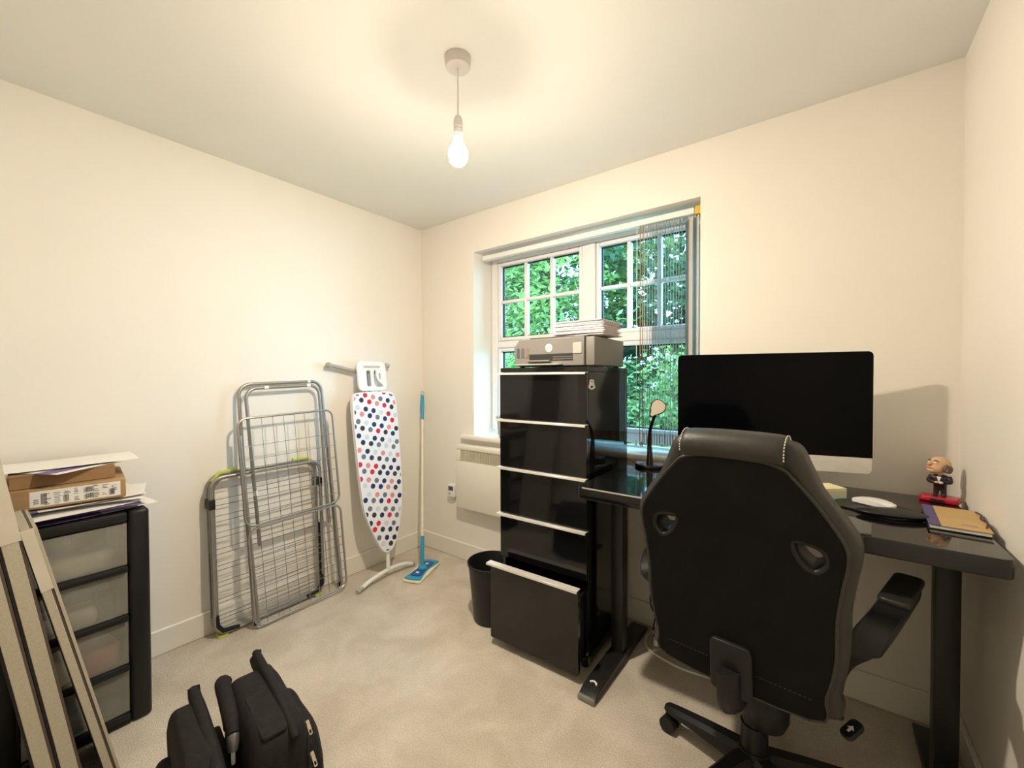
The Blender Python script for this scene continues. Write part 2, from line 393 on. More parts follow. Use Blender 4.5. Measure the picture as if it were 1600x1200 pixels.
# ============================================================ OUTSIDE
struct('ground_outside', MB().box((-9, WD + 0.001, -0.45), (9, 13, -0.35)), GRASS)
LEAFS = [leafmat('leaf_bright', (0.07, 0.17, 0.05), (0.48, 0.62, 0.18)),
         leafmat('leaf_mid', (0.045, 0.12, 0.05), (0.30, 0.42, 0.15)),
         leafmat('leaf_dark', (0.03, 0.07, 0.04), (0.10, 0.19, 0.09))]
def tree(name, label, cat, loc, h, rad, crown0, nleaf, ls, lm, group, seed, trunk=True):
    rnd = random.Random(seed)
    t = thing(name, label, cat, loc, 0, group)
    tr = MB()
    n_st = 1 if trunk else 6
    tips = []
    for k in range(n_st):
        a = rnd.uniform(0, 6.28); lean = rad * (0.12 if trunk else 0.55)
        top = Vector((math.cos(a) * lean, math.sin(a) * lean, h * 0.9))
        mid = top * 0.5 + Vector((rnd.uniform(-.08, .08), rnd.uniform(-.08, .08), 0))
        r0 = (0.05 if trunk else 0.012) * (1 + h * 0.08)
        tr.tube(smooth_loop([(0, 0, -0.02), tuple(mid), tuple(top)], 4, False), [r0 * (1 - 0.09 * i) for i in range(9)], 7)
        nb = 9 if trunk else 2
        for b in range(nb):
            f = crown0 / h * 0.9 + (1 - crown0 / h) * rnd.uniform(0.0, 0.8)
            st = mid * 2 * f if f < 0.5 else mid.lerp(top, (f - 0.5) * 2)
            aa = rnd.uniform(0, 6.28); en = st + Vector((math.cos(aa), math.sin(aa), rnd.uniform(0.1, 0.6))) * rad * rnd.uniform(0.5, 0.85)
            tr.tube([st, st.lerp(en, 0.5) + Vector((0, 0, 0.06)), en], [r0 * 0.35, r0 * 0.25, r0 * 0.1], 5); tips.append(en)
    tr.build('trunk', BARK, t)
    cl = []
    for k in range(max(14, int(nleaf / 60))):
        a = rnd.uniform(0, 6.28); u = rnd.uniform(-1, 1); q = rnd.uniform(0.25, 1) ** 0.5
        z = crown0 + (h - crown0) * (0.5 + 0.5 * u); rr = rad * q * math.sqrt(max(0.05, 1 - (0.85 * u) ** 2))
        cl.append(Vector((math.cos(a) * rr, math.sin(a) * rr, z)))
    v = []; f = []
    for k in range(nleaf):
        c = cl[k % len(cl)]; p = c + Vector((rnd.gauss(0, .16), rnd.gauss(0, .16), rnd.gauss(0, .09)))
        if p.y + loc[1] < 0.75: continue
        d = Vector((rnd.uniform(-1, 1), rnd.uniform(-1, 1), rnd.uniform(-.7, .25))).normalized()
        n = Vector((rnd.uniform(-.6, .6), rnd.uniform(-.6, .6), 1)); sd = d.cross(n).normalized(); up = sd.cross(d)
        L = ls * rnd.uniform(.7, 1.3); o = len(v)
        v += [p, p + d * L * .45 + sd * L * .27 - up * L * .06, p + d * L, p + d * L * .45 - sd * L * .27 - up * L * .06, p + d * L * .5 + up * L * .04]
        f += [(o, o + 1, o + 4), (o + 1, o + 2, o + 4), (o + 2, o + 3, o + 4), (o + 3, o, o + 4)]
    mb = MB(); mb.v = [tuple(x) for x in v]; mb.f = f; mb.mi = [0] * len(f)
    me = bpy.data.meshes.new('foliage'); me.from_pydata(mb.v, [], mb.f); me.materials.append(lm); me.update()
    fo = bpy.data.objects.new('foliage', me); C.objects.link(fo); fo.parent = t; fo['kind'] = 'stuff'
    return t
GZ = -0.35
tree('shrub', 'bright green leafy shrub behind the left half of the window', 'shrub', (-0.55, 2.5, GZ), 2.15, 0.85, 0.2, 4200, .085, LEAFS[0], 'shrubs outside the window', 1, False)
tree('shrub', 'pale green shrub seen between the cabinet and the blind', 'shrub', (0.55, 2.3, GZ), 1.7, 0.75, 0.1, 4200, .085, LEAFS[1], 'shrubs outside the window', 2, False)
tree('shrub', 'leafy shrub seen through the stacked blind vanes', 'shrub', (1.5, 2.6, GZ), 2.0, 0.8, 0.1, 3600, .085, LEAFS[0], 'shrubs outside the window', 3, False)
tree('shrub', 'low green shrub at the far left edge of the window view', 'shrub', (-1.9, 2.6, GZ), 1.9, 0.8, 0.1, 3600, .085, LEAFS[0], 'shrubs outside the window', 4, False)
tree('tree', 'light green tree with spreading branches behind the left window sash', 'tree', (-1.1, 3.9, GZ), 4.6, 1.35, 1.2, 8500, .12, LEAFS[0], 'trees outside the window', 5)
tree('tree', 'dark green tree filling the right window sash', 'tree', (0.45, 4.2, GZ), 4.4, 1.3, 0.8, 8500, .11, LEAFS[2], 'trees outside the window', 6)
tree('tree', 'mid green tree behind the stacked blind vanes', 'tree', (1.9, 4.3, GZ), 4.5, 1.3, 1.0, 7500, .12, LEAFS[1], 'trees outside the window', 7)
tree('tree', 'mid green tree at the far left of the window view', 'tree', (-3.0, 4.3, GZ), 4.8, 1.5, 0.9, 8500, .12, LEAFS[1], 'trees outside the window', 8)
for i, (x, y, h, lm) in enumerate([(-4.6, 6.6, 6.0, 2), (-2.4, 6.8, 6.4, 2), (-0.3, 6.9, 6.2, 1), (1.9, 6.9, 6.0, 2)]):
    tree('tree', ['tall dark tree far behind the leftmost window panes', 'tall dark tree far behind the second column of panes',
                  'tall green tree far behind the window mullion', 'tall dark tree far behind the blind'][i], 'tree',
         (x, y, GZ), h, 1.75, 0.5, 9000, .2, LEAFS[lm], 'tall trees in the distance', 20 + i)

# ============================================================ PENDANT LIGHT
BX, BY = 1.43, -1.068
t = thing('pendant_lamp', 'bare glowing bulb hanging on a white cord from the ceiling', 'lamp', (BX, BY, 2.4))
MB().lathe([(0.030, -0.036), (0.041, -0.034), (0.044, -0.028), (0.0465, -0.0005), (0.0, -0.0005)], n=36).build('ceiling_rose', mat('shaded_plastic', (0.66, 0.62, 0.58), 0.4), t)  # white plastic rose, its shade put into a greyer base colour
MB().cyl((0, 0, -0.205), (0, 0, -0.034), 0.0032, n=8).build('cord', WHITEPL, t)
h = MB().lathe([(0.004, -0.198), (0.011, -0.203), (0.0155, -0.215), (0.0165, -0.228), (0.0165, -0.245), (0.0145, -0.246), (0.0145, -0.248), (0.0168, -0.249), (0.0172, -0.264), (0.0145, -0.265), (0.0145, -0.267), (0.0165, -0.268), (0.016, -0.290), (0.0, -0.290)][::-1], n=24)
h.build('lamp_holder', WHITEPL, t)
COLLAR = bpy.data.materials.new('translucent_fill_collar'); COLLAR.use_nodes = True
_n = COLLAR.node_tree; _t = _n.nodes.new('ShaderNodeBsdfTranslucent'); _t.inputs['Color'].default_value = (0.98, 0.97, 0.96, 1)
_m = _n.nodes.new('ShaderNodeMixShader'); _m.inputs[0].default_value = 0.93
_e = _n.nodes.new('ShaderNodeEmission'); _e.inputs['Color'].default_value = (1.0, 0.87, 0.69, 1); _e.inputs['Strength'].default_value = 42.0   # faint glow added to the bulb's upper half to fill the ceiling's dark halo
_a = _n.nodes.new('ShaderNodeAddShader')
_n.nodes['Principled BSDF'].inputs['Base Color'].default_value = (0.85, 0.84, 0.82, 1)
_n.links.new(_n.nodes['Principled BSDF'].outputs[0], _m.inputs[1]); _n.links.new(_t.outputs[0], _m.inputs[2]); _n.links.new(_m.outputs[0], _a.inputs[0]); _n.links.new(_e.outputs[0], _a.inputs[1]); _n.links.new(_a.outputs[0], _n.nodes['Material Output'].inputs['Surface'])
BULB = mat('glowing_bulb', (1, 1, 1), 0.4, emit=(1.0, 0.87, 0.69), estr=BULB_STRENGTH)
MB().lathe([(0.0, -0.2902), (0.0150, -0.2905), (0.0185, -0.298), (0.0270, -0.309), (0.0325, -0.321), (0.0340, -0.332), (0.0333, -0.344), (0.0322, -0.3475), (0.0, -0.3475)], n=32).build('light_shaping_collar', COLLAR, t)  # collar added over the bulb's upper half to keep direct light off the ceiling
MB().lathe([(0.0, -0.3735), (0.010, -0.3722), (0.0185, -0.3685), (0.0255, -0.3615), (0.0300, -0.353), (0.0312, -0.3482), (0.0, -0.3478)], n=32).build('bulb', BULB, t)

# ============================================================ VERTICAL BLIND
t = thing('vertical_blind', 'vertical window blind drawn back in a stack at the right of the window', 'blind')
MB().box((0.566, 0.052, 2.085), (1.945, 0.090, 2.118), 0.004, 1).build('headrail', WHITEPL, t)
MB().box((1.946, 0.048, 2.078), (1.983, 0.094, 2.122), 0.003, 1).build('end_bracket', BRASS, t)
nv = 17
for i in range(nv):
    x = 1.690 + 0.0136 * i if i < 15 else 1.915 + 0.03 * (i - 15)
    ang = math.atan2(x - 2.467, 2.2) if i < 15 else math.atan2(x - 2.467, 2.2) - 0.35
    ang += random.uniform(-.035, .035)
    d = Vector((math.sin(ang), math.cos(ang), 0)); n = Vector((d.y, -d.x, 0))
    c = Vector((x, 0.075, 0)); hw = 0.0445
    vs = []
    prof = [(-1, 0), (-.5, .0012), (0, .0016), (.5, .0012), (1, 0)]
    for z in (0.985, 2.072):
        for u, b in prof: vs.append(c + d * hw * u + n * b + Vector((0, 0, z)))
        for u, b in prof[::-1]: vs.append(c + d * hw * u + n * (b + 0.0008) + Vector((0, 0, z)))
    k = 10
    v_ = MB().add(vs, [(j, (j + 1) % k, k + (j + 1) % k, k + j) for j in range(k)] + [tuple(range(k))[::-1], tuple(range(k, 2 * k))]).build('vane', VANE, t)
    m_ = MB(); m_.m = Matrix.Translation(c + Vector((0, 0, 0.925))) @ Matrix.Rotation(-ang, 4, 'Z')
    m_.box((-0.0018, -0.043, 0.006), (0.0022, 0.043, 0.060), 0.001, 1); m_.build('weight', WEIGHT, v_)
    m_ = MB().cyl(c + Vector((0, 0, 2.072)), c + Vector((0, 0, 2.084)), 0.003, n=6); m_.build('hanger', WHITEPL, v_)
MB().tube(smooth_loop([(1.672, 0.06, 2.084), (1.673, 0.06, 1.5), (1.671, 0.062, 0.96), (1.680, 0.062, 0.935), (1.688, 0.062, 0.96), (1.686, 0.06, 1.5), (1.688, 0.06, 2.084)], 6, False), 0.0026, 6).build('control_chain', WEIGHT, t)
MB().cyl((1.652, 0.058, 0.94), (1.655, 0.06, 2.084), 0.0018, n=6).build('pull_cord', WHITEPL, t)
MB().lathe([(0.002, 0.03), (0.006, 0.024), (0.007, 0.0), (0.0, 0.0)][::-1], (1.652, 0.058, 0.915), 10).build('cord_weight', WHITEPL, t)

# ============================================================ PANEL HEATER + CONTROL
t = thing('panel_heater', 'cream wall-mounted panel heater under the window sill', 'heater', (0.77, 0, 0.39))
x0, x1 = -0.335, 0.335
MB().box((x0, -0.082, 0.0), (x1, -0.012, 0.325), 0.008, 2).build('casing', OFFWHITE, t)
MB().box((x0, -0.080, 0.398), (x1, -0.012, 0.432), 0.008, 2).build('top_cap', OFFWHITE, t)
MB().box((x0, -0.082, 0.3255), (x0 + 0.04, -0.012, 0.3975), 0.003, 1).build('end_cheek', OFFWHITE, t)
MB().box((x1 - 0.04, -0.082, 0.3255), (x1, -0.012, 0.3975), 0.003, 1).build('end_cheek', OFFWHITE, t)
MB().box((x0 + 0.04, -0.06, 0.3255), (x1 - 0.04, -0.02, 0.3975)).build('grille_back', GRILLE, t)
g = MB()
for i in range(42):
    xx = x0 + 0.044 + i * 0.0142; g.box((xx, -0.081, 0.326), (xx + 0.0048, -0.06, 0.397))
g.build('grille_slats', mat('grille_slat', (0.66, 0.61, 0.47), 0.45), t, kind='stuff')
MB().box((x0 + 0.06, -0.0118, 0.08), (x1 - 0.06, -0.0005, 0.3)).build('wall_bracket', DARKSTEEL, t)
t = thing('heater_control', 'small white control box with dark display beside the panel heater', 'thermostat', (0.345, 0, 0.435))
MB().box((-0.035, -0.045, 0.0), (0.035, -0.0005, 0.088), 0.006, 2).build('housing', WHITEPL, t)
MB().box((-0.022, -0.0465, 0.045), (0.026, -0.0445, 0.076), 0.001, 1).build('display', DARKSTEEL, t)
MB().box((-0.018, -0.0475, 0.016), (0.0, -0.0445, 0.030), 0.002, 1).build('button', TAUPE, t)

t = thing('plant_pot', 'small grey tapered pot on the window sill half hidden by the cabinet', 'pot', (0.790, 0.035, 0.8865))
MB().lathe([(0.0, 0.0), (0.052, 0.0), (0.066, 0.118), (0.070, 0.120), (0.071, 0.142), (0.066, 0.143), (0.060, 0.02), (0.0, 0.018)], n=28).build('pot_body', GREYPOT, t)

# ============================================================ CHEST OF DRAWERS
t = thing('drawer_cabinet', 'tall black gloss cabinet of five drawers with the lowest pulled open', 'cabinet', (1.414, -0.285, 0), 1.5)
hw = 0.2315; yf, yb = -0.245, 0.243
MB().box((-hw, yf + 0.021, 0.030), (-hw + 0.016, yb, 1.306), 0.001, 1).build('side_panel', BLACKGLOSS, t)
MB().box((hw - 0.016, yf + 0.021, 0.030), (hw, yb, 1.306), 0.001, 1).build('side_panel', BLACKGLOSS, t)
MB().box((-hw, yf + 0.004, 1.3065), (hw, yb, 1.328), 0.0015, 1).build('top_panel', BLACKGLOSS, t)
MB().box((-hw + 0.0165, yb - 0.010, 0.035), (hw - 0.0165, yb - 0.001, 1.306)).build('back_panel', BLACKMATT, t)
MB().box((-hw + 0.0165, yf + 0.03, 0.030), (hw - 0.0165, yb - 0.011, 0.046)).build('bottom_panel', BLACKMATT, t)
for sx in (-1, 1):
    for yy in (yf + 0.05, yb - 0.04):
        MB().lathe([(0.0, 0.0), (0.016, 0.0), (0.018, 0.0298), (0.0, 0.0298)], (sx * (hw - 0.03), yy, 0)).build('foot', BLACKPLAST, t)
zb = [1.302, 1.076, 0.843, 0.615, 0.398, 0.034]
for i in range(5):
    op = -0.080 if i == 4 else 0.0
    d = bpy.data.objects.new('drawer', None); C.objects.link(d); d.parent = t; d.location = (0, op, 0)
    if i == 4: d['label'] = 'lowest drawer, pulled open'
    zt, zl = zb[i], zb[i + 1] + 0.006
    MB().box((-hw, yf, zl), (hw, yf + 0.018, zt), 0.001, 1).build('drawer_front', BLACKGLOSS, d)
    hd = MB()
    hd.box((-hw - 0.012, yf - 0.020, zt + 0.0003), (hw + 0.002, yf + 0.016, zt + 0.0028), 0.0006, 1)
    hd.box((-hw - 0.012, yf - 0.020, zt - 0.007), (hw + 0.002, yf - 0.0175, zt + 0.0003), 0.0006, 1)
    hd.build('handle', HANDLE, d)
    b = MB()
    for s_ in (-1, 1): b.box((s_ * (hw - 0.028) - 0.006, yf + 0.019, zl + 0.015), (s_ * (hw - 0.028) + 0.006, yb - 0.03, zt - 0.06))
    b.box((-hw + 0.034, yf + 0.019, zl + 0.012), (hw - 0.034, yb - 0.03, zl + 0.022)); b.box((-hw + 0.034, yb - 0.04, zl + 0.022), (hw - 0.034, yb - 0.03, zt - 0.06))
    b.build('drawer_box', BLACKMATT, d)
g = MB(); g.m = Matrix.Translation((hw + 0.0012, -0.195, 1.252)) @ Matrix.Rotation(R(90), 4, 'Y') @ Matrix.Rotation(R(90), 4, 'Z') @ Matrix.Scale(2.3, 4, (1, 0, 0)) @ Matrix.Scale(0.8, 4, (0, 1, 0))
lo = smooth_loop([(0, .026), (.008, .022), (.010, .008), (.012, -.006), (.015, -.016), (.008, -.026), (0, -.029), (-.008, -.026), (-.015, -.016), (-.012, -.006), (-.010, .008), (-.008, .022)], 4)
ho = smooth_loop([(0, -.008), (.007, -.014), (0, -.022), (-.007, -.014)], 3)
ho2 = smooth_loop([(0, .019), (.004, .014), (0, .009), (-.004, .014)], 3)
g.plate(lo, [ho, ho2], 0.002, 0.0004, 1); g.build('sticker', WHITEPL, t, label='small white cut-out sticker')
tag(MB().lathe([(0.0, 0.0), (0.03, 0.002), (0.042, 0.02), (0.036, 0.045), (0.02, 0.055), (0.0, 0.057)], (1.30, -0.545, 0.43 - 0.354 + 0.0), n=14).build('ball', KRAFTD), 'small brown round item lying in the open bottom drawer', 'ball')

# ============================================================ PRINTER
PZ = 1.3285
t = thing('printer', 'grey ink tank printer standing on the black drawer cabinet', 'printer', (1.455, -0.285, PZ), 1.5)
px0, px1, py0, py1, ph = -0.215, 0.205, -0.205, 0.155, 0.135
body = [(py0, 0.006), (py0, 0.112), (py0 + 0.022, ph), (py1, ph), (py1, 0.006)]
b = MB()
pr = [(-0.0, 0)]
# body: front elevation with a cut corner at top left
fe = [(px0 + 0.008, 0.006), (px0, 0.095), (px0 + 0.030, ph), (px1 - 0.045, ph), (px1 - 0.045, 0.006)]
b.m = Matrix.Rotation(R(90), 4, 'X'); b.m = Matrix.Translation((0, (py0 + py1) / 2, 0)) @ b.m
b.plate(fe, [], py1 - py0, 0.004, 2); b.build('body', PRINTER, t)
b = MB(); b.box((px1 - 0.0445, py0 + 0.012, 0.006), (px1, py1, ph - 0.002), 0.006, 2); b.build('tank_side', PRINTER, t)
MB().box((px0 + 0.06, py0 + 0.05, ph + 0.0005), (px1 - 0.05, py1 - 0.01, ph + 0.010), 0.003, 2).build('scanner_lid', PRINTERD, t)
MB().box((px0 + 0.035, py0 + 0.02, ph + 0.0002), (px0 + 0.059, py1 - 0.05, ph + 0.004), 0.001, 1).build('control_panel', PRINTERL, t)
MB().box((-0.125, py0 - 0.0015, 0.030), (0.105, py0 + 0.004, 0.062)).build('paper_slot', PRINTERD, t)
for zz in (0.036, 0.046): MB().box((0.005, py0 - 0.003, zz), (0.104, py0 + 0.003, zz + 0.003)).build('slot_rib', PRINTER, t)
MB().box((-0.130, py0 - 0.025, 0.026), (-0.005, py0 + 0.003, 0.034), 0.003, 2).build('output_tray', PRINTER, t)
MB().box((-0.180, py0 - 0.040, 0.010), (0.055, py0 + 0.003, 0.016), 0.002, 1).build('paper_tray', PRINTERL, t)
for k in range(3):
    q = MB(); q.m = Matrix.Translation((px0 + 0.026 + 0.026 * k, py0 - 0.0002, 0.070)) @ Matrix.Rotation(R(90), 4, 'X')
    q.plate(rrect(-0.008, 0.008, -0.024, 0.024, 0.006), [], 0.004, 0.001, 1)
    q.build('ink_window', [mat('ink_grey', (0.09, 0.09, 0.10), 0.2), mat('ink_mid', (0.12, 0.12, 0.13), 0.2), mat('ink_brown', (0.22, 0.16, 0.12), 0.2)][k], t)
q = MB(); q.m = Matrix.Translation((0.128, py0 - 0.0002, 0.084)) @ Matrix.Rotation(R(90), 4, 'X')
q.plate(rrect(-0.022, 0.022, -0.024, 0.024, 0.005), [], 0.006, 0.0015, 2); q.build('ink_door_window', PRINTERL, t)
lg = MB(); lg.m = Matrix.Translation((-0.018, py0 - 0.0006, 0.090)) @ Matrix.Rotation(R(90), 4, 'X')
lg.plate([(0.0185 * math.cos(R(a)), 0.0185 * math.sin(R(a))) for a in range(0, 360, 10)], [], 0.0016, 0.0002, 1); lo_ = lg.build('logo_disc', WHITEPL, t)
lg = MB(); sh = Matrix.Identity(4); sh[0][1] = 0.35
lg.m = Matrix.Translation((-0.018, py0 - 0.0016, 0.0905)) @ Matrix.Rotation(R(90), 4, 'X') @ sh @ Matrix.Scale(0.9, 4, (1, 0, 0))
lg.text('hp', 0.034); lg.build('logo_letters', PRINTER, lo_)
for sx in (px0 + 0.03, px1 - 0.03):
    for yy in (py0 + 0.03, py1 - 0.03): MB().cyl((sx, yy, 0.0003), (sx, yy, 0.007), 0.012, n=12).build('rubber_foot', BLACKPLAST, t)

# envelopes on the printer
ORD = ['bottom', 'second lowest', 'third lowest', 'fourth lowest', 'fourth highest', 'third highest', 'second highest', 'topmost']
z = PZ + 0.1457
for i in range(8):
    th = [0.009, 0.007, 0.010, 0.008, 0.012, 0.007, 0.009, 0.008][i]
    lx, ly = 0.128 + random.uniform(-.006, .006), 0.105 + random.uniform(-.004, .004)
    e = MB(); pts = []
    nx, ny = 18, 18
    for s_ in (0, 1):
        for iy in range(ny + 1):
            for ix in range(nx + 1):
                u, v = ix / nx * 2 - 1, iy / ny * 2 - 1
                ed = min(1, (1 - abs(u)) * 9) * min(1, (1 - abs(v)) * 9)
                sag = 0.0012 * math.sin(3 * u + i)
                zc = th * 0.5 + sag * 0
                pts.append((u * lx, v * ly, zc + (s_ * 2 - 1) * (0.0008 + (th * 0.5 - 0.0010) * ed ** .5)))
    fs = []; k = (nx + 1) * (ny + 1)
    for s_ in (0, 1):
        for iy in range(ny):
            for ix in range(nx):
                a = s_ * k + iy * (nx + 1) + ix; q = (a, a + 1, a + nx + 2, a + nx + 1); fs.append(q if s_ else q[::-1])
    bd = [ix for ix in range(nx + 1)] + [iy * (nx + 1) + nx for iy in range(1, ny + 1)] + [ny * (nx + 1) + ix for ix in range(nx - 1, -1, -1)] + [iy * (nx + 1) for iy in range(ny - 1, 0, -1)]
    for a, b_ in zip(bd, bd[1:] + bd[:1]): fs.append((a, b_, b_ + k, a + k))
    e.add(pts, fs)
    o = e.build('envelope', ENV, None, ang=60)
    o.location = (1.545 + random.uniform(-.006, .006), -0.30 + random.uniform(-.006, .006), z); o.rotation_euler = (0, 0, R(1.5 + random.uniform(-3, 3)))
    tag(o, f'{ORD[i]} padded white envelope in the stack on the printer', 'envelope', 'envelopes stacked on the printer'); z += th + 0.0004

# ============================================================ DESK
DZ = 0.850
t = thing('standing_desk', 'black glass-topped sit-stand desk against the wall under the window', 'desk')
dx0, dx1, dy0, dy1 = 1.672, 2.828, -0.662, -0.045
q = MB(); q.m = Matrix.Translation((0, 0, DZ - 0.024))
q.plate(rrect(dx0, dx1, dy0, dy1, 0.025), [], 0.048, 0.004, 3); top = q.build('desktop', BLACKGLOSS, t)
MB().box((dx0 + 0.03, dy0 - 0.0008, DZ - 0.006), (2.35, dy0 + 0.003, DZ - 0.001)).build('edge_strip', ALU, t)
MB().box((2.22, dy0 - 0.014, DZ - 0.040), (2.555, dy0 - 0.001, DZ - 0.001), 0.004, 2).build('control_panel', BLACKPLAST, t)
for cx in (1.722, 2.765):
    l = bpy.data.objects.new('leg', None); C.objects.link(l); l.parent = t
    MB().box((cx - 0.028, -0.365, 0.044), (cx + 0.028, -0.305, 0.74), 0.004, 2).build('outer_column', BLACKMATT, l)
    MB().box((cx - 0.024, -0.360, 0.7405), (cx + 0.024, -0.310, DZ - 0.049), 0.003, 2).build('inner_column', BLACKMATT, l)
    f = MB(); f.m = Matrix.Translation((cx, 0, 0)) @ Matrix.Rotation(R(90), 4, 'Z') @ Matrix.Rotation(R(90), 4, 'X')
    # side profile in (y, z) extruded over the foot's width
    f.m = Matrix(((0, 0, 1, cx), (1, 0, 0, 0), (0, 1, 0, 0), (0, 0, 0, 1)))
    f.plate([(-0.655, 0.006), (-0.655, 0.020), (-0.620, 0.034), (-0.40, 0.043), (-0.28, 0.043), (-0.09, 0.034), (-0.06, 0.020), (-0.06, 0.006)], [], 0.074, 0.003, 2)
    f.build('foot', BLACKMATT, l)
    MB().box((cx - 0.037, -0.672, 0.001), (cx + 0.037, -0.6555, 0.024), 0.006, 2).build('end_cap', mat('grey_cap', (0.22, 0.21, 0.18), 0.4), l)
    for yy in (-0.62, -0.09): MB().cyl((cx, yy, 0.0003), (cx, yy, 0.0085), 0.018, n=14).build('glide', BLACKPLAST, l)
    if cx < 2:
        MB().tube(smooth_loop([(cx - 0.016, -0.600, 0.0385), (cx - 0.004, -0.592, 0.040), (cx + 0.010, -0.597, 0.0395), (cx + 0.014, -0.605, 0.038)], 4, False), 0.004, 6).build('tape_scrap', WHITEPL, l)
MB().box((1.75, -0.37, DZ - 0.085), (2.74, -0.30, DZ - 0.0485), 0.003, 1).build('crossbeam', BLACKMATT, t)
tr_ = MB().box((1.765, -0.175, 0.372), (2.25, -0.055, 0.380)).box((1.765, -0.183, 0.335), (2.25, -0.1755, 0.384)); tr_.build('cable_tray', mat('tray_grey', (0.30, 0.28, 0.24), 0.5), t)
for xx in (1.80, 2.21): MB().box((xx, -0.062, 0.3802), (xx + 0.012, -0.056, DZ - 0.0485)).build('tray_hanger', BLACKMATT, t)
t = thing('plug_adapter', 'white plug adapter in the cable tray under the desk', 'plug', (1.855, -0.115, 0.3805))
MB().box((-0.035, -0.028, 0), (0.035, 0.028, 0.045), 0.006, 2).build('adapter_body', WHITEPL, t)
MB().cyl((0.01, 0, 0.0455), (0.01, 0, 0.075), 0.016, n=14).build('plug_head', WHITEPL, t)
# cables
tag(MB().tube(smooth_loop([(1.80, -0.19, 0.36), (1.84, -0.18, 0.25), (1.81, -0.10, 0.12), (1.79, -0.06, 0.006), (1.84, -0.045, 0.006)], 6, False), 0.0035, 6).build('cable', BLACKPLAST), 'black cable hanging from the tray and crossing in front of the wall', 'cable')
tag(MB().tube(smooth_loop([(1.83, -0.19, 0.36), (1.815, -0.19, 0.22), (1.84, -0.12, 0.10), (1.92, -0.12, 0.006), (2.0, -0.16, 0.006)], 6, False), 0.0035, 6).build('cable', BLACKPLAST), 'second black cable hanging below the cable tray behind the chair', 'cable')
tag(MB().tube(smooth_loop([(1.79, -0.03, 0.006), (1.772, -0.12, 0.006), (1.805, -0.20, 0.006), (1.90, -0.24, 0.006), (2.02, -0.25, 0.006), (2.20, -0.20, 0.006), (2.32, -0.08, 0.006)], 7, False), 0.0045, 6).build('cable', WHITEPL), 'white cable curving over the carpet behind the gaming chair', 'cable')
t = thing('power_adapter', 'small white power adapter lying on the carpet beside the desk foot', 'adapter', (1.835, -0.115, 0.0), 20)
MB().box((-0.03, -0.045, 0.001), (0.03, 0.045, 0.032), 0.007, 2).build('adapter_case', WHITEPL, t)
MB().box((-0.0305, -0.010, 0.012), (0.0305, 0.0, 0.0328), 0.001, 1).build('band', BLACKPLAST, t)

# ============================================================ DESK LAMP
t = thing('desk_lamp', 'black gooseneck desk lamp with an oval head and round base', 'lamp', (1.792, -0.135, DZ))
MB().lathe([(0.0, 0.0005), (0.064, 0.0005), (0.069, 0.004), (0.069, 0.013), (0.066, 0.016), (0.0, 0.0165)], n=40).build('base', BROWNL, t)
st = smooth_loop([(0, 0, 0.016), (0.0, 0.0, 0.06), (-0.002, 0.0, 0.11), (0.005, -0.015, 0.17), (0.030, -0.050, 0.225), (0.050, -0.082, 0.255)], 8, False)
k = len(st); MB().tube(st, [0.0165 - 0.0085 * min(1, i / k * 1.8) for i in range(k)], 14).build('stem', BROWNL, t)
hm = Matrix.Translation((0.066, -0.098, 0.292)) @ Matrix.Rotation(R(28), 4, 'Z') @ Matrix.Rotation(R(80), 4, 'X') @ Matrix.Rotation(R(-38), 4, 'Z')
hl = smooth_loop([(0, .040), (.026, .032), (.034, .008), (.026, -.016), (.012, -.036), (.006, -.050), (-.006, -.050), (-.012, -.036), (-.026, -.016), (-.034, .008), (-.026, .032)], 5)
q = MB(); q.m = hm; q.plate(hl, [], 0.012, 0.004, 3); hd = q.build('head', BROWNL, t)
q = MB(); q.m = hm @ Matrix.Translation((0, 0.0, 0.0062)); q.plate([(a * .86, b * .88) for a, b in hl], [], 0.0012, 0.0003, 1); q.build('diffuser', LEDPANEL, hd)
MB().lathe([(0.0, 0.0168), (0.010, 0.0168), (0.010, 0.0185), (0.0, 0.019)], (0.035, -0.02, 0), 14).build('switch', DARKSTEEL, t)

# ============================================================ ALL-IN-ONE COMPUTER
t = thing('computer', 'large aluminium all-in-one computer with a switched-off black screen', 'computer', (2.286, -0.236, DZ), 13.5)
q = MB(); q.m = Matrix.Translation((0, 0, 0.3005)) @ Matrix.Rotation(R(90), 4, 'X')
q.plate(rrect(-0.325, 0.325, -0.2225, 0.2225, 0.016), [], 0.010, 0.002, 2); q.build('casing', ALU, t)
back = MB(); back.m = Matrix.Translation((0, 0.005, 0.3005)) @ Matrix.Rotation(R(-90), 4, 'X')
back.lathe([(0.30, 0.0), (0.24, 0.014), (0.14, 0.028), (0.0, 0.034)], n=40, sx=1.0, sy=0.70); back.build('rear_shell', ALU, t)
q = MB(); q.m = Matrix.Translation((0, -0.0058, 0.3305)) @ Matrix.Rotation(R(90), 4, 'X')
o_ = rrect(-0.325, 0.325, -0.1925, 0.1925, 0.016); o_ = [(x, max(y, -0.1925)) for x, y in o_]
o_ = [(x, y) for x, y in o_ if y > -0.17] + []
i0 = [(-0.325, -0.1925), (0.325, -0.1925)]
left = [p for p in o_]
q.plate(left + i0, [], 0.0030, 0.0004, 1); q.build('screen', SCREEN, t)
stp = MB(); stp.m = Matrix(((0, 0, 1, 0), (1, 0, 0, 0), (0, 1, 0, 0), (0, 0, 0, 1)))
stp.plate([(-0.075, 0.0005), (-0.075, 0.006), (0.085, 0.008), (0.040, 0.26), (0.046, 0.262), (0.100, 0.006), (0.100, 0.0005)], [], 0.19, 0.001, 1); stp.build('stand', ALU, t)

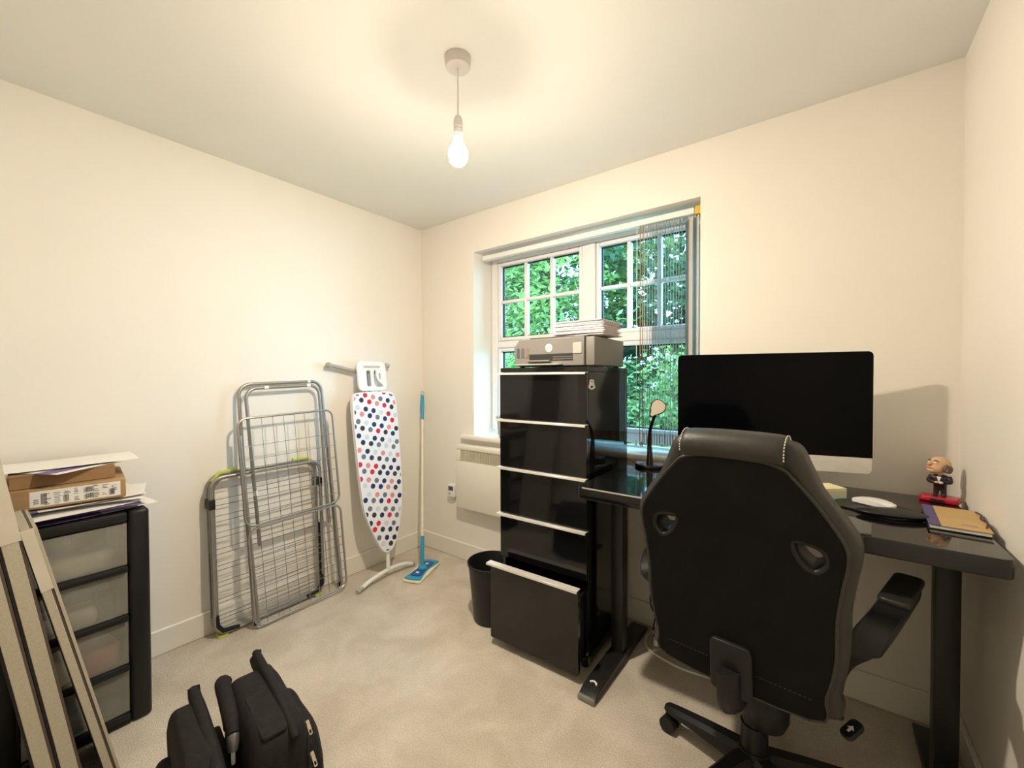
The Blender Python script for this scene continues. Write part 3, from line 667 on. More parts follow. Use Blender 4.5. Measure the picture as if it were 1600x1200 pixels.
# ============================================================ THINGS ON THE DESK
t = thing('sticky_note_block', 'block of yellow, pink and green sticky notes beside the computer', 'sticky notes', (2.476, -0.262, DZ), 40)
for i, (m, a, b) in enumerate([(GREENN, 0.0005, 0.020), (PINKN, 0.0203, 0.029), (YELLOWN, 0.0293, 0.040)]):
    MB().box((-0.038, -0.038, a), (0.038, 0.038, b), 0.0008, 1).build('note_pad', m, t, label=['green notes', 'pink notes', 'yellow notes'][i])
t = thing('mouse_mat', 'black teardrop mouse mat with a raised wrist rest', 'mouse mat', (2.597, -0.335, DZ))
ol = smooth_loop([(-.108, -.010), (-.085, .050), (-.020, .078), (.050, .060), (.100, .020), (.118, -.035), (.090, -.085), (.035, -.118), (-.020, -.100), (-.060, -.060), (-.095, -.045)], 5)
q = MB(); q.m = Matrix.Translation((0, 0, 0.0035)); q.plate(ol, [], 0.006, 0.0015, 2); q.build('mat_sheet', BLACKMATT, t)
q = MB(); q.m = Matrix.Translation((0.036, -0.080, 0.0066)) @ Matrix.Rotation(R(10), 4, 'Z'); q.ell((0, 0.0, 0.0062), (0.088, 0.040, 0.0118), 28, 12); q.build('wrist_rest', BLACKMATT, t)
t = thing('mouse', 'slim white computer mouse on the black mat', 'mouse', (2.597, -0.322, DZ + 0.007), 62)
v = []
q = MB()
nx, ny = 14, 8
pts = []; fs = []
for s_ in (0, 1):
    for iy in range(ny + 1):
        for ix in range(nx + 1):
            u, w_ = ix / nx * 2 - 1, iy / ny * 2 - 1
            x = u * 0.0285 * math.sqrt(1 - 0.25 * w_ * w_) ; y = w_ * 0.0565 * math.sqrt(1 - 0.22 * u * u)
            top_ = 0.0045 + 0.017 * math.sqrt(max(0, 1 - 0.82 * w_ * w_)) * math.sqrt(max(0, 1 - 0.25 * u * u))
            pts.append((x, y, top_ if s_ else 0.004))
k = (nx + 1) * (ny + 1)
for s_ in (0, 1):
    for iy in range(ny):
        for ix in range(nx):
            a = s_ * k + iy * (nx + 1) + ix; f4 = (a, a + 1, a + nx + 2, a + nx + 1); fs.append(f4 if s_ else f4[::-1])
bd = [ix for ix in range(nx + 1)] + [iy * (nx + 1) + nx for iy in range(1, ny + 1)] + [ny * (nx + 1) + ix for ix in range(nx - 1, -1, -1)] + [iy * (nx + 1) for iy in range(ny - 1, 0, -1)]
for a, b_ in zip(bd, bd[1:] + bd[:1]): fs.append((a, b_, b_ + k, a + k))
q.add(pts, fs); q.build('shell', mat('mouse_white', (0.88, 0.88, 0.88), 0.2), t, ang=50)
MB().box((-0.024, -0.05, 0.0002), (0.024, 0.05, 0.0039), 0.0015, 1).build('underside', ALU, t)

t = thing('notebook', 'tan notebook with a violet spine strip near the desk corner', 'notebook', (2.772, -0.366, DZ), -4)
MB().box((-0.060, -0.120, 0.0005), (0.064, 0.120, 0.0025), 0.0006, 1).build('back_cover', BLACKMATT, t)
MB().box((-0.056, -0.117, 0.0028), (0.061, 0.117, 0.012), 0.0008, 1).build('pages', PAPER, t)
MB().box((-0.034, -0.120, 0.0124), (0.064, 0.120, 0.0145), 0.0006, 1).build('front_cover', TAN, t)
MB().box((-0.060, -0.120, 0.0124), (-0.0345, 0.120, 0.0146), 0.0006, 1).build('spine_strip', VIOLET, t)
MB().box((0.008, -0.085, 0.0146), (0.040, -0.072, 0.0149)).build('printed_line', mat('faded_print', (0.32, 0.27, 0.24), 0.7), t)
MB().tube(smooth_loop([(0.058, 0.100, 0.016), (0.064, 0.055, 0.019), (0.058, 0.02, 0.016), (0.064, -0.03, 0.019), (0.056, -0.08, 0.016)], 5, False), 0.002, 6).build('ribbon', mat('dark_ribbon', (0.06, 0.03, 0.05), 0.6), t)

t = thing('figurine', 'caricature figurine of a balding man in a dark suit on a red base', 'figurine', (2.786, -0.098, DZ), -18)
q = MB(); q.m = Matrix.Translation((0, 0, 0.009)); q.plate(rrect(-0.050, 0.050, -0.036, 0.036, 0.018, 4), [], 0.017, 0.005, 2); q.build('plinth', RED, t)
MB().box((-0.018, -0.0375, 0.004), (0.018, -0.0355, 0.013), 0.0005, 1).build('name_plate', SUIT, t)
# suit: legs, torso and folded arms as one skinned body
def skinned(name, pts, edges, radii, m, parent, sub=2, root=0):
    me = bpy.data.meshes.new(name); me.from_pydata(pts, edges, []); o = bpy.data.objects.new(name, me); C.objects.link(o)
    md = o.modifiers.new('skin', 'SKIN'); md.use_smooth_shade = True
    for i, r in enumerate(radii): me.skin_vertices[0].data[i].radius = (r, r) if not isinstance(r, tuple) else r
    me.skin_vertices[0].data[root].use_root = True
    o.modifiers.new('sub', 'SUBSURF').levels = sub; o.modifiers['sub'].render_levels = sub
    dg = bpy.context.evaluated_depsgraph_get(); dg.update()
    nm = bpy.data.meshes.new_from_object(o.evaluated_get(dg)); o.modifiers.clear(); o.data = nm; nm.materials.clear(); nm.materials.append(m)
    nm.polygons.foreach_set('use_smooth', [True] * len(nm.polygons)); o.parent = parent
    return o
pts = [(0, 0, 0.050), (0, 0, 0.066), (0, 0, 0.082), (0, 0, 0.092),
       (-0.009, 0, 0.044), (-0.010, -0.003, 0.020), (0.009, 0, 0.044), (0.010, -0.003, 0.020),
       (-0.022, 0, 0.083), (-0.027, -0.012, 0.069), (-0.006, -0.024, 0.066),
       (0.022, 0, 0.083), (0.027, -0.012, 0.069), (0.008, -0.024, 0.072),
       (-0.011, -0.015, 0.020), (0.012, -0.015, 0.020)]
ed = [(0, 1), (1, 2), (2, 3), (0, 4), (4, 5), (0, 6), (6, 7), (2, 8), (8, 9), (9, 10), (2, 11), (11, 12), (12, 13), (5, 14), (7, 15)]
skinned('suit', pts, ed, [.014, .017, .017, .009, .009, .007, .009, .007, .010, .008, .0055, .010, .008, .0055, .006, .006], SUIT, t)
q = MB(); q.m = Matrix.Translation((0, -0.019, 0.078)) @ Matrix.Rotation(R(80), 4, 'X'); q.plate([(-.006, .010), (.006, .010), (0, -.010)], [], 0.002, 0.0004, 1); q.build('shirt', PAPER, t)
for xx in (-0.004, 0.006): MB().ell((xx, -0.027, 0.069), (0.006, 0.004, 0.0045), 12, 8).build('hand', PAPER if xx > 0 else SKIN, t)
hm = Matrix.Translation((-0.004, -0.004, 0.122)) @ Matrix.Rotation(R(-32), 4, 'Z') @ Matrix.Rotation(R(-22), 4, 'X')
hd = MB(); hd.m = hm
hd.ell((0, 0.004, 0.006), (0.027, 0.031, 0.028), 26, 18); hd.ell((0, -0.010, -0.012), (0.022, 0.020, 0.019), 22, 14); hd.ell((0, -0.018, -0.022), (0.013, 0.011, 0.010), 16, 10)
hdo = hd.build('head', SKIN, t)
q = MB(); q.m = hm; q.ell((0, -0.033, -0.004), (0.0055, 0.008, 0.0075), 12, 8); q.build('nose', SKIN, hdo)
for s_ in (-1, 1):
    q = MB(); q.m = hm; q.ell((s_ * 0.027, 0.004, -0.006), (0.004, 0.0075, 0.0105), 12, 8); q.build('ear', SKIN, hdo)
    q = MB(); q.m = hm; q.ell((s_ * 0.0105, -0.0255, 0.004), (0.0045, 0.003, 0.0025), 10, 6); q.build('eye', PAPER, hdo)
    q = MB(); q.m = hm; q.tube([(s_ * 0.005, -0.029, 0.0095), (s_ * 0.011, -0.028, 0.0125), (s_ * 0.017, -0.0235, 0.0100)], 0.0017, 6); q.build('eyebrow', HAIR, hdo)
q = MB(); q.m = hm; q.tube([(-0.009, -0.0275, -0.0165), (0, -0.0310, -0.0175), (0.009, -0.0275, -0.0165)], 0.0016, 6); q.build('mouth', mat('figurine_lip', (0.45, 0.18, 0.13), 0.5), hdo)
q = MB(); q.m = hm
for a in range(-105, 106, 15):
    ca, sa = math.sin(R(a)), math.cos(R(a)); q.ell((ca * 0.0255, 0.005 + sa * 0.0290, 0.000 - 0.004 * abs(ca)), (0.0065, 0.0065, 0.013), 10, 8)
q.build('hair', HAIR, hdo)
q = MB(); q.cyl((0, -0.002, 0.088), (-0.002, -0.003, 0.106), 0.008, 0.009, 14); q.build('neck', SKIN, t)

# ============================================================ GAMING CHAIR
t = thing('gaming_chair', 'black gaming chair with its padded back turned to the room', 'chair', (2.296, -0.650, 0), -6)
BT = Matrix.Translation((0.0, -0.232, 0.0)) @ Matrix.Translation((0, 0, 0.45)) @ Matrix.Rotation(R(4.5), 4, 'X') @ Matrix.Translation((0, 0, -0.45))
bm_ = BT @ Matrix.Rotation(R(90), 4, 'X')
half = [(0.196, 0.445), (0.228, 0.52), (0.246, 0.62), (0.248, 0.72), (0.258, 0.80), (0.268, 0.865), (0.262, 0.905), (0.232, 0.955), (0.196, 1.005), (0.172, 1.060), (0.152, 1.105), (0.120, 1.120), (0.05, 1.127)]
def outline(hf, k=4): return smooth_loop([(x, z) for x, z in hf] + [(-x, z) for x, z in hf[::-1]], k)
hole = smooth_loop([(0.140, 0.884), (0.172, 0.888), (0.200, 0.876), (0.204, 0.846), (0.180, 0.824), (0.152, 0.846)], 5)
def sc(loop, f):
    cx = sum(p[0] for p in loop) / len(loop); cz = sum(p[1] for p in loop) / len(loop)
    return [(cx + (x - cx) * f, cz + (z - cz) * f) for x, z in loop]
hole = sc(hole, 0.80)
hole2 = [(-x, z) for x, z in hole]
def sc(loop, f):
    cx = sum(p[0] for p in loop) / len(loop); cz = sum(p[1] for p in loop) / len(loop)
    return [(cx + (x - cx) * f, cz + (z - cz) * f) for x, z in loop]
q = MB(); q.m = bm_ @ Matrix.Translation((0, 0, -0.052)); q.plate(outline(half), [sc(hole, 1.34), sc(hole2, 1.34)], 0.090, 0.028, 5); q.build('back_cushion', LEATHER, t, ang=60)
half2 = [(max(x - 0.024, 0.03), z) for x, z in half]
half2 = [(x, z if i > 1 else z + 0.004) for i, (x, z) in enumerate(half2)]
half2 = half2[:10] + [(0.118, 1.062), (0.06, 1.074)]
half2[9] = (0.142, 1.040)
q = MB(); q.m = bm_ @ Matrix.Translation((0, 0, 0.000)); q.plate(outline(half2), [sc(hole, 1.25), sc(hole2, 1.25)], 0.016, 0.006, 3); q.build('back_panel', FABRIC, t, ang=60)
q = MB(); q.m = bm_ @ Matrix.Translation((0, 0, 0.004)); q.tube([(x, z, 0) for x, z in outline(half2)], 0.0042, 8, True); q.build('piping', LEATHER, t)
for hl_ in (hole, hole2):
    q = MB(); q.m = bm_ @ Matrix.Translation((0, 0, -0.002)); q.tube([(x, z, 0) for x, z in sc(hl_, 1.42)], 0.010, 10, True); q.build('hole_trim', BLACKPLAST, t)
    q = MB(); q.m = bm_ @ Matrix.Translation((0, 0, -0.045)); q.plate(sc(hl_, 1.36), [sc(hl_, 1.16)], 0.07, 0.002, 1); q.build('hole_liner', BLACKPLAST, t)
# rolled head pad
q = MB(); q.m = bm_ @ Matrix.Translation((0, 1.094, -0.040))
q.m = q.m @ Matrix(((1, 0, 0, 0), (0, 1, 0, 0), (0, 0, 1, 0), (0, 0, 0, 1)))
cs = [(0.046 * math.cos(R(a)) * (1.0), 0.052 * math.sin(R(a))) for a in range(0, 360, 18)]
vs = []; fs = []
xs = [-0.122, -0.118, -0.105, -0.06, 0.0, 0.06, 0.105, 0.118, 0.122]
for i, x in enumerate(xs):
    f_ = [0.90, 0.97, 1, 1.01, 1.01, 1.01, 1, 0.97, 0.90][i]
    for a, b_ in cs: vs.append((x, a * f_ - 0.004 * (x / 0.13) ** 2, b_ * f_))
n_ = len(cs)
for i in range(len(xs) - 1):
    for j in range(n_): fs.append((i * n_ + j, i * n_ + (j + 1) % n_, (i + 1) * n_ + (j + 1) % n_, (i + 1) * n_ + j))
fs += [tuple(range(n_))[::-1], tuple(range((len(xs) - 1) * n_, len(xs) * n_))]
q.add(vs, fs); pad = q.build('head_pad', LEATHER, t, ang=60)
for sx in (-0.1235, 0.1235):
    for k_ in range(16):
        a = R(-55 + k_ * 10); a2 = a + R(6)
        q = MB() if k_ == 0 else q
        q.m = bm_ @ Matrix.Translation((0, 1.090, -0.040))
        q.tube([(sx, 0.0450 * math.cos(a_), 0.0510 * math.sin(a_)) for a_ in (a, (a + a2) / 2, a2)], 0.0014, 5)
    q.build('stitching', STITCH, pad)
# lower seam stitches on the back
q = MB(); q.m = bm_ @ Matrix.Translation((0, 0, 0.0088))
for k_ in range(34):
    x = -0.17 + k_ * 0.0103; q.tube([(x, 0.505, 0), (x + 0.006, 0.505, 0)], 0.0007, 4)
q.build('stitching', mat('grey_stitch', (0.035, 0.035, 0.032), 0.8), t)
# bracket, seat, mechanism
q = MB(); q.m = bm_ @ Matrix.Translation((0, 0, 0.016)); q.plate(rrect(-0.052, 0.052, 0.43, 0.575, 0.016), [], 0.016, 0.004, 2); q.build('back_bracket', BLACKPLAST, t)
arm_ = smooth_loop([(0, -0.268, 0.50), (0, -0.262, 0.43), (0, -0.225, 0.385), (0, -0.15, 0.375), (0, 0.02, 0.375)], 6, False)
MB().tube(arm_, 0.034, 10, flat=0.55).build('bracket_arm', BLACKPLAST, t)
q = MB(); q.m = Matrix.Translation((0, 0.045, 0.455)); q.plate(rrect(-0.215, 0.215, -0.235, 0.245, 0.07, 8), [], 0.11, 0.04, 5); q.build('seat', LEATHER, t, ang=60)
for s_ in (-1, 1):
    q = MB(); q.tube(smooth_loop([(s_ * 0.182, -0.16, 0.495), (s_ * 0.192, 0.04, 0.505), (s_ * 0.180, 0.25, 0.492)], 5, False), 0.036, 12); q.build('seat_bolster', LEATHER, t)
MB().box((-0.085, -0.10, 0.345), (0.085, 0.12, 0.399), 0.008, 2).build('tilt_mechanism', BLACKPLAST, t)
MB().cyl((0, 0, 0.07), (0, 0, 0.20), 0.040, 0.038, 24).build('gas_lift_cover', BLACKPLAST, t)
MB().cyl((0, 0, 0.2005), (0, 0, 0.27), 0.033, n=24).build('gas_lift_sleeve', BLACKPLAST, t)
MB().cyl((0, 0, 0.2705), (0, 0, 0.3445), 0.026, n=24).build('gas_lift_rod', BLACKPLAST, t)
q = MB().lathe([(0.0, 0.20), (0.05, 0.20), (0.062, 0.23), (0.062, 0.27), (0.05, 0.30), (0.0, 0.30)], (0.030, 0.015, 0.005), 20); q.build('tilt_tension_knob', BLACKPLAST, t)
MB().tube(smooth_loop([(0.08, -0.01, 0.375), (0.16, -0.04, 0.378), (0.205, -0.055, 0.375), (0.222, -0.062, 0.372)], 4, False), 0.006, 8).build('height_lever', BLACKPLAST, t)
q = MB(); q.m = Matrix.Translation((0.243, -0.078, 0.366)) @ Matrix.Rotation(R(-35), 4, 'Z') @ Matrix.Rotation(R(28), 4, 'X')
q.plate(rrect(-0.017, 0.017, -0.032, 0.028, 0.014, 5), [], 0.012, 0.004, 2); lv = q.build('lever_paddle', BLACKPLAST, t)
q.__init__(); q.m = Matrix.Translation((0.243, -0.078, 0.366)) @ Matrix.Rotation(R(-35), 4, 'Z') @ Matrix.Rotation(R(28), 4, 'X') @ Matrix.Translation((0, -0.004, 0.0064))
q.plate([(-.003, -.010), (.003, -.010), (.003, .000), (.009, .000), (0, .010), (-.009, .000), (-.003, .000)], [], 0.0008, 0.0002, 1); q.build('lever_icon', STITCH, lv)
# arms
for s_ in (-1, 1):
    a = bpy.data.objects.new('armrest', None); C.objects.link(a); a.parent = t
    prof = smooth_loop([(s_ * 0.352, 0.235, 0.668), (s_ * 0.335, 0.12, 0.674), (s_ * 0.305, -0.04, 0.668), (s_ * 0.282, -0.125, 0.652), (s_ * 0.262, -0.150, 0.622), (s_ * 0.225, -0.110, 0.560), (s_ * 0.200, -0.03, 0.470), (s_ * 0.190, 0.02, 0.400)], 5, False)
    q = MB(); q.tube(prof, [0.034] * 18 + [0.030] * (len(prof) - 18), 4, flat=1.0)
    # flat band swept along the profile
    q = MB(); P_ = [Vector(p) for p in prof]; wv = 0.033; tv = 0.012; vs = []; fs = []
    for i, p in enumerate(P_):
        tg = (P_[min(i + 1, len(P_) - 1)] - P_[max(i - 1, 0)]).normalized(); sd = tg.cross(Vector((s_ * 1.0, 0.25, 0.0))).normalized(); sx = sd.cross(tg).normalized()
        ww = wv * (0.75 + 0.25 * min(1, i / 4)) if i < 4 else (wv if i < 20 else wv * 0.8)
        for a_, b_ in ((-1, -.5), (-.85, -1), (.85, -1), (1, -.5), (1, .5), (.85, 1), (-.85, 1), (-1, .5)): vs.append(p + sx * ww * a_ + sd * tv * b_)
    for i in range(len(P_) - 1):
        for j in range(8): fs.append((i * 8 + j, i * 8 + (j + 1) % 8, i * 8 + 8 + (j + 1) % 8, i * 8 + 8 + j))
    fs += [tuple(range(8))[::-1], tuple(range((len(P_) - 1) * 8, len(P_) * 8))]
    q.add(vs, fs); q.build('arm_band', BLACKPLAST, a)
    q = MB(); q.m = Matrix.Translation((s_ * 0.334, 0.115, 0.690)) @ Matrix.Rotation(R(-s_ * 9), 4, 'Z')
    q.plate(rrect(-0.034, 0.034, -0.115, 0.115, 0.020), [], 0.018, 0.007, 3); q.build('arm_pad', LEATHER, a)
# five-star base
for k_ in range(5):
    a = R(168 + 6 + 72 * k_)
    l = bpy.data.objects.new('base_leg', None); C.objects.link(l); l.parent = t; l.rotation_euler = (0, 0, a)
    q = MB(); vs = []; fs = []
    for x, wz, zt, zb_ in ((0.0, .034, .118, .060), (0.06, .032, .116, .060), (0.16, .027, .106, .066), (0.25, .023, .094, .068), (0.285, .021, .088, .070), (0.296, .012, .082, .074)):
        for y_, z_ in ((-wz, zb_), (wz, zb_), (wz, zt - .012), (wz * .55, zt), (-wz * .55, zt), (-wz, zt - .012)): vs.append((x, y_, z_))
    for i in range(5):
        for j in range(6): fs.append((i * 6 + j, i * 6 + (j + 1) % 6, i * 6 + 6 + (j + 1) % 6, i * 6 + 6 + j))
    fs += [tuple(range(6))[::-1], tuple(range(30, 36))]
    q.add(vs, fs); q.build('spoke', BLACKPLAST, l)
    c = bpy.data.objects.new('tmp', None)
    for s_ in (-1, 1): MB().cyl((0.278, s_ * 0.008, 0.0275), (0.278, s_ * 0.030, 0.0275), 0.0272, n=22).build('castor_wheel', BLACKPLAST, l)
    MB().cyl((0.272, 0, 0.030), (0.272, 0, 0.0695), 0.007, n=10).build('castor_stem', DARKSTEEL, l)
    bpy.data.objects.remove(c)
MB().cyl((0, 0, 0.058), (0, 0, 0.125), 0.050, 0.044, 24).build('base_hub', BLACKPLAST, t)

# ============================================================ WASTE BIN
t = thing('waste_bin', 'round black plastic waste bin standing beside the drawer cabinet', 'bin', (1.052, -0.440, 0))
MB().lathe([(0.0, 0.0005), (0.092, 0.0005), (0.096, 0.006), (0.124, 0.292), (0.129, 0.294), (0.129, 0.303), (0.124, 0.304), (0.121, 0.296), (0.093, 0.010), (0.0, 0.008)], n=44).build('tub', BLACKPLAST, t)
MB().tube([(0.1265 * math.cos(R(a)), 0.1265 * math.sin(R(a)), 0.3035) for a in range(0, 360, 8)], 0.004, 8, True).build('rim', BLACKPLAST, t)

# ============================================================ FLAT MOP
t = thing('flat_mop', 'flat floor mop with a blue head leaning into the corner', 'mop')
ux = Vector((-0.11, 0.28, 0)).normalized(); ang = math.atan2(ux.y, ux.x)
mm = Matrix.Translation((0.357, -0.318, 0)) @ Matrix.Rotation(ang, 4, 'Z')
q = MB(); q.m = mm @ Matrix.Translation((0, 0, 0.009)); q.plate(rrect(-0.150, 0.150, -0.060, 0.060, 0.008), [], 0.016, 0.005, 2); q.build('pad', MOPPAD, t)
q = MB(); q.m = mm @ Matrix.Translation((0, 0, 0.0215))
q.plate(smooth_loop([(-.138, -.050), (-.138, .050), (-.09, .048), (0, .036), (.09, .048), (.138, .050), (.138, -.050), (.09, -.048), (0, -.036), (-.09, -.048)], 4), [], 0.008, 0.003, 2); q.build('head_plate', TEAL, t)
q = MB(); q.m = mm @ Matrix.Translation((0, 0, 0.0285)); q.plate(smooth_loop([(-.09, -.036), (-.105, 0), (-.09, .036), (0, .030), (.09, .036), (.105, 0), (.09, -.036), (0, -.030)], 4), [], 0.005, 0.0015, 2); q.build('head_cover', NAVYP, t)
for xx in (-0.065, 0.065):
    q = MB(); q.m = mm; q.box((xx - 0.010, -0.010, 0.0312), (xx + 0.010, 0.010, 0.0325)); q.build('printed_patch', PAPER, t)
q = MB(); q.m = mm @ Matrix.Translation((0, 0, 0.0313)); q.lathe([(0.030, 0), (0.028, 0.010), (0.016, 0.020), (0.0, 0.022)], n=20); q.build('swivel_joint', TEAL, t)
A = Vector((0.357, -0.318, 0.050)); B = Vector((0.040, -0.034, 1.176)); L = lambda f: A.lerp(B, f)
MB().tube([L(0), L(.03), L(.15)], [0.011, 0.013, 0.012], 12).build('socket', TEAL, t)
MB().cyl(L(.1505), L(.82), 0.0085, n=12).build('pole', WOODL, t)
MB().tube([L(.8205), L(.86), L(.90), L(.94), L(.975)], [0.011, 0.012, 0.0145, 0.0135, 0.010], 12).build('grip', TEAL, t)
dr = (B - A).normalized(); sd = dr.orthogonal().normalized(); s2 = Vector((0.76, 0.65, 0)).normalized()
MB().tube([L(.99) + (s2 * math.cos(R(a)) + dr * math.sin(R(a))) * 0.012 for a in range(0, 360, 24)], 0.0035, 7, True).build('hanging_loop', GREYPOT, t)

# ============================================================ IRONING BOARD (folded, standing)
t = thing('ironing_board', 'folded ironing board in a white polka-dot cover leaning on the wall', 'ironing board', (0.235, -0.495, 0))
# local plane: s across (+y), h up the lean; lean towards the wall
ty = math.atan2(0.155, 1.15)
PL = Matrix(((0, 0, 1, 0), (1, 0, 0, 0), (0, 1, 0, 0), (0, 0, 0, 1)))          # (s,h,n) -> (x=n, y=s, z=h)
IB = Matrix.Rotation(-ty, 4, 'Y') @ PL
bo = [(-0.118, 1.195), (-0.160, 1.165), (-0.170, 1.08), (-0.166, 0.80), (-0.158, 0.56), (-0.140, 0.42), (-0.085, 0.27), (-0.040, 0.185), (0.0, 0.165),
      (0.045, 0.190), (0.090, 0.28), (0.135, 0.44), (0.152, 0.58), (0.160, 0.80), (0.163, 1.08), (0.150, 1.165), (0.108, 1.195)]
loop = smooth_loop(bo, 4)
q = MB(); q.m = IB @ Matrix.Translation((0, 0, 0.012)); q.plate(loop, [], 0.022, 0.008, 3); q.build('board', WHITEPL, t)
def inside(p, poly):
    c = False; j = len(poly) - 1
    for i in range(len(poly)):
        if (poly[i][1] > p[1]) != (poly[j][1] > p[1]) and p[0] < (poly[j][0] - poly[i][0]) * (p[1] - poly[i][1]) / (poly[j][1] - poly[i][1]) + poly[i][0]: c = not c
        j = i
    return c
q = MB(); q.m = IB @ Matrix.Translation((0, 0, 0.0275)); q.plate(loop, [], 0.009, 0.0035, 3)
q.m = IB @ Matrix.Translation((0, 0, 0.0322))
DC = [mat('dot_navy', (0.02, 0.03, 0.10), 0.8), mat('dot_charcoal', (0.035, 0.035, 0.05), 0.8), mat('dot_red', (0.62, 0.02, 0.05), 0.8), mat('dot_coral', (0.72, 0.27, 0.23), 0.8),
      mat('dot_grey', (0.16, 0.17, 0.20), 0.8), mat('dot_pale', (0.62, 0.65, 0.67), 0.8)]
seq = [1, 4, 0, 2, 5, 1, 3, 0, 4, 2, 0, 5, 1, 3, 4, 0]
for i in range(-12, 30):
    for j in range(-6, 7):
        s0 = j * 0.056 + (0.018 if i % 2 else -0.010) + i * 0.0022; h0 = 0.17 + i * 0.0445 + j * -0.014
        rr = 0.0165; poly = [(s0 + rr * math.cos(R(a)), h0 + rr * math.sin(R(a))) for a in range(0, 360, 24)]
        if not inside((s0, h0), loop): continue
        ins = [p for p in poly if inside(p, [(x * 0.975, 0.68 + (h - 0.68) * 0.99) for x, h in loop])]
        if len(ins) < 4: continue
        q.cur = 1 + seq[(i * 5 + j * 3 + (i * j) % 3) % 16]
        q.add([(a, b_, 0) for a, b_ in ins], [tuple(range(len(ins)))])
q.cur = 0
q.build('cover', [COVER] + DC, t, ang=50, label='white cover with red, navy, coral and grey polka dots')
# iron rest
q = MB(); q.m = IB @ Matrix.Translation((-0.010, 1.300, 0.030))
ho1 = rrect(-0.062, 0.062, 0.056, 0.066, 0.004, 3); ho2 = rrect(-0.042, -0.012, -0.066, 0.036, 0.008, 4)
ho3 = smooth_loop([(0.018, 0.036), (0.010, 0.0), (0.020, -0.066), (0.076, -0.066), (0.050, -0.040), (0.030, -0.010), (0.030, 0.036)], 3)
ho4 = rrect(0.050, 0.062, -0.020, 0.020, 0.005, 3)
q.plate(rrect(-0.108, 0.108, -0.098, 0.100, 0.036, 6), [ho1, ho2, ho3, ho4], 0.016, 0.005, 3); q.build('iron_rest', WHITEPL, t)
for s_ in (-0.06, 0.05):
    q = MB(); q.m = IB; q.tube([(s_, 1.150, 0.006), (s_, 1.22, 0.012)], 0.006, 8); q.build('rest_strut', STEEL, t)
# lower foot: stem and arched bar on the floor
MB().tube([(0.0, 0.0, 0.062), (-0.012, 0.006, 0.16), (-0.030, 0.006, 0.30)], 0.0125, 12).build('leg', WHITEPL, t)
q = MB(); pf = smooth_loop([(0.026, -0.232, 0.013), (0.012, -0.14, 0.038), (0.0, 0.0, 0.052), (0.0, 0.12, 0.044), (0.0, 0.205, 0.014)], 7, False); q.tube(pf, 0.0125, 12); q.build('foot_bar', WHITEPL, t)
MB().tube([(0.027, -0.240, 0.0125), (0.026, -0.232, 0.013), (0.021, -0.200, 0.0225)], 0.0128, 12).build('foot_cap', TAUPE, t)
MB().tube([(0.0, 0.212, 0.0125), (0.0, 0.205, 0.0143), (0.0, 0.190, 0.021)], 0.0128, 12).build('foot_cap', TAUPE, t)
# upper foot bar behind the rest
q = MB(); up = smooth_loop([(-0.190, -0.275, 1.360), (-0.190, -0.20, 1.345), (-0.188, -0.06, 1.318), (-0.188, 0.06, 1.325), (-0.195, 0.140, 1.362)], 6, False); q.tube(up, 0.012, 12); q.build('foot_bar', TAUPE, t)
for p in ((-0.190, -0.280, 1.361), (-0.195, 0.146, 1.366)):
    q = MB(); q.ell(p, (0.018, 0.020, 0.018), 14, 10); q.build('foot_cap', TAUPE, t)
MB().tube([(-0.188, -0.01, 1.318), (-0.17, 0.0, 1.10), (-0.105, 0.0, 0.60), (-0.055, 0.0, 0.30)], 0.011, 10).build('leg', STEEL, t)

# ============================================================ CLOTHES AIRERS
def leaning(x0, x1, h): return math.atan2(x0 - x1, h)
# --- taller airer with two grid wings
t = thing('clothes_airer', 'tall folded grey clothes airer with square wire grids', 'clothes airer', (0.150, -1.000, 0), 0)
AT = Matrix.Rotation(-math.atan2(0.100, 1.24), 4, 'Y') @ Matrix.Rotation(R(2.0), 4, 'X') @ PL
def path3(loop2, off): return [(a, b, off) for a, b in loop2]
def ushape(w0, w1, h, r, z0=0.0, n=6):
    pts = [(-w0, z0)]
    for i in range(n + 1):
        a = R(180 - 90 * i / n); pts.append((-w1 + r + r * math.cos(a), h - r + r * math.sin(a)))
    for i in range(n + 1):
        a = R(90 - 90 * i / n); pts.append((w1 - r + r * math.cos(a), h - r + r * math.sin(a)))
    pts.append((w0, z0)); return pts
q = MB(); q.m = AT; q.tube(path3(ushape(0.238, 0.222, 1.262, 0.06, 0.030), -0.014), 0.0088, 10); q.build('leg_frame', STEEL, t)
q = MB(); q.m = AT; q.tube(path3(ushape(0.190, 0.196, 1.238, 0.055, 0.42), 0.006), 0.0088, 10); q.build('leg_frame', STEEL, t)
for s_ in (-0.095, 0.135):
    q = MB(); q.m = AT; q.cyl((s_ - 0.011, 1.238, 0.006), (s_ + 0.011, 1.238, 0.006), 0.0105, n=12); q.build('clip', WHITEPL, t)
q = MB(); q.m = AT; q.cyl((0.140, 1.262, -0.014), (0.156, 1.262, -0.014), 0.0105, n=12); q.build('clip', WHITEPL, t)
q = MB(); q.m = AT; q.cyl((-0.190, 0.680, 0.006), (-0.190, 0.705, 0.006), 0.0110, n=12); q.build('clip', WHITEPL, t)
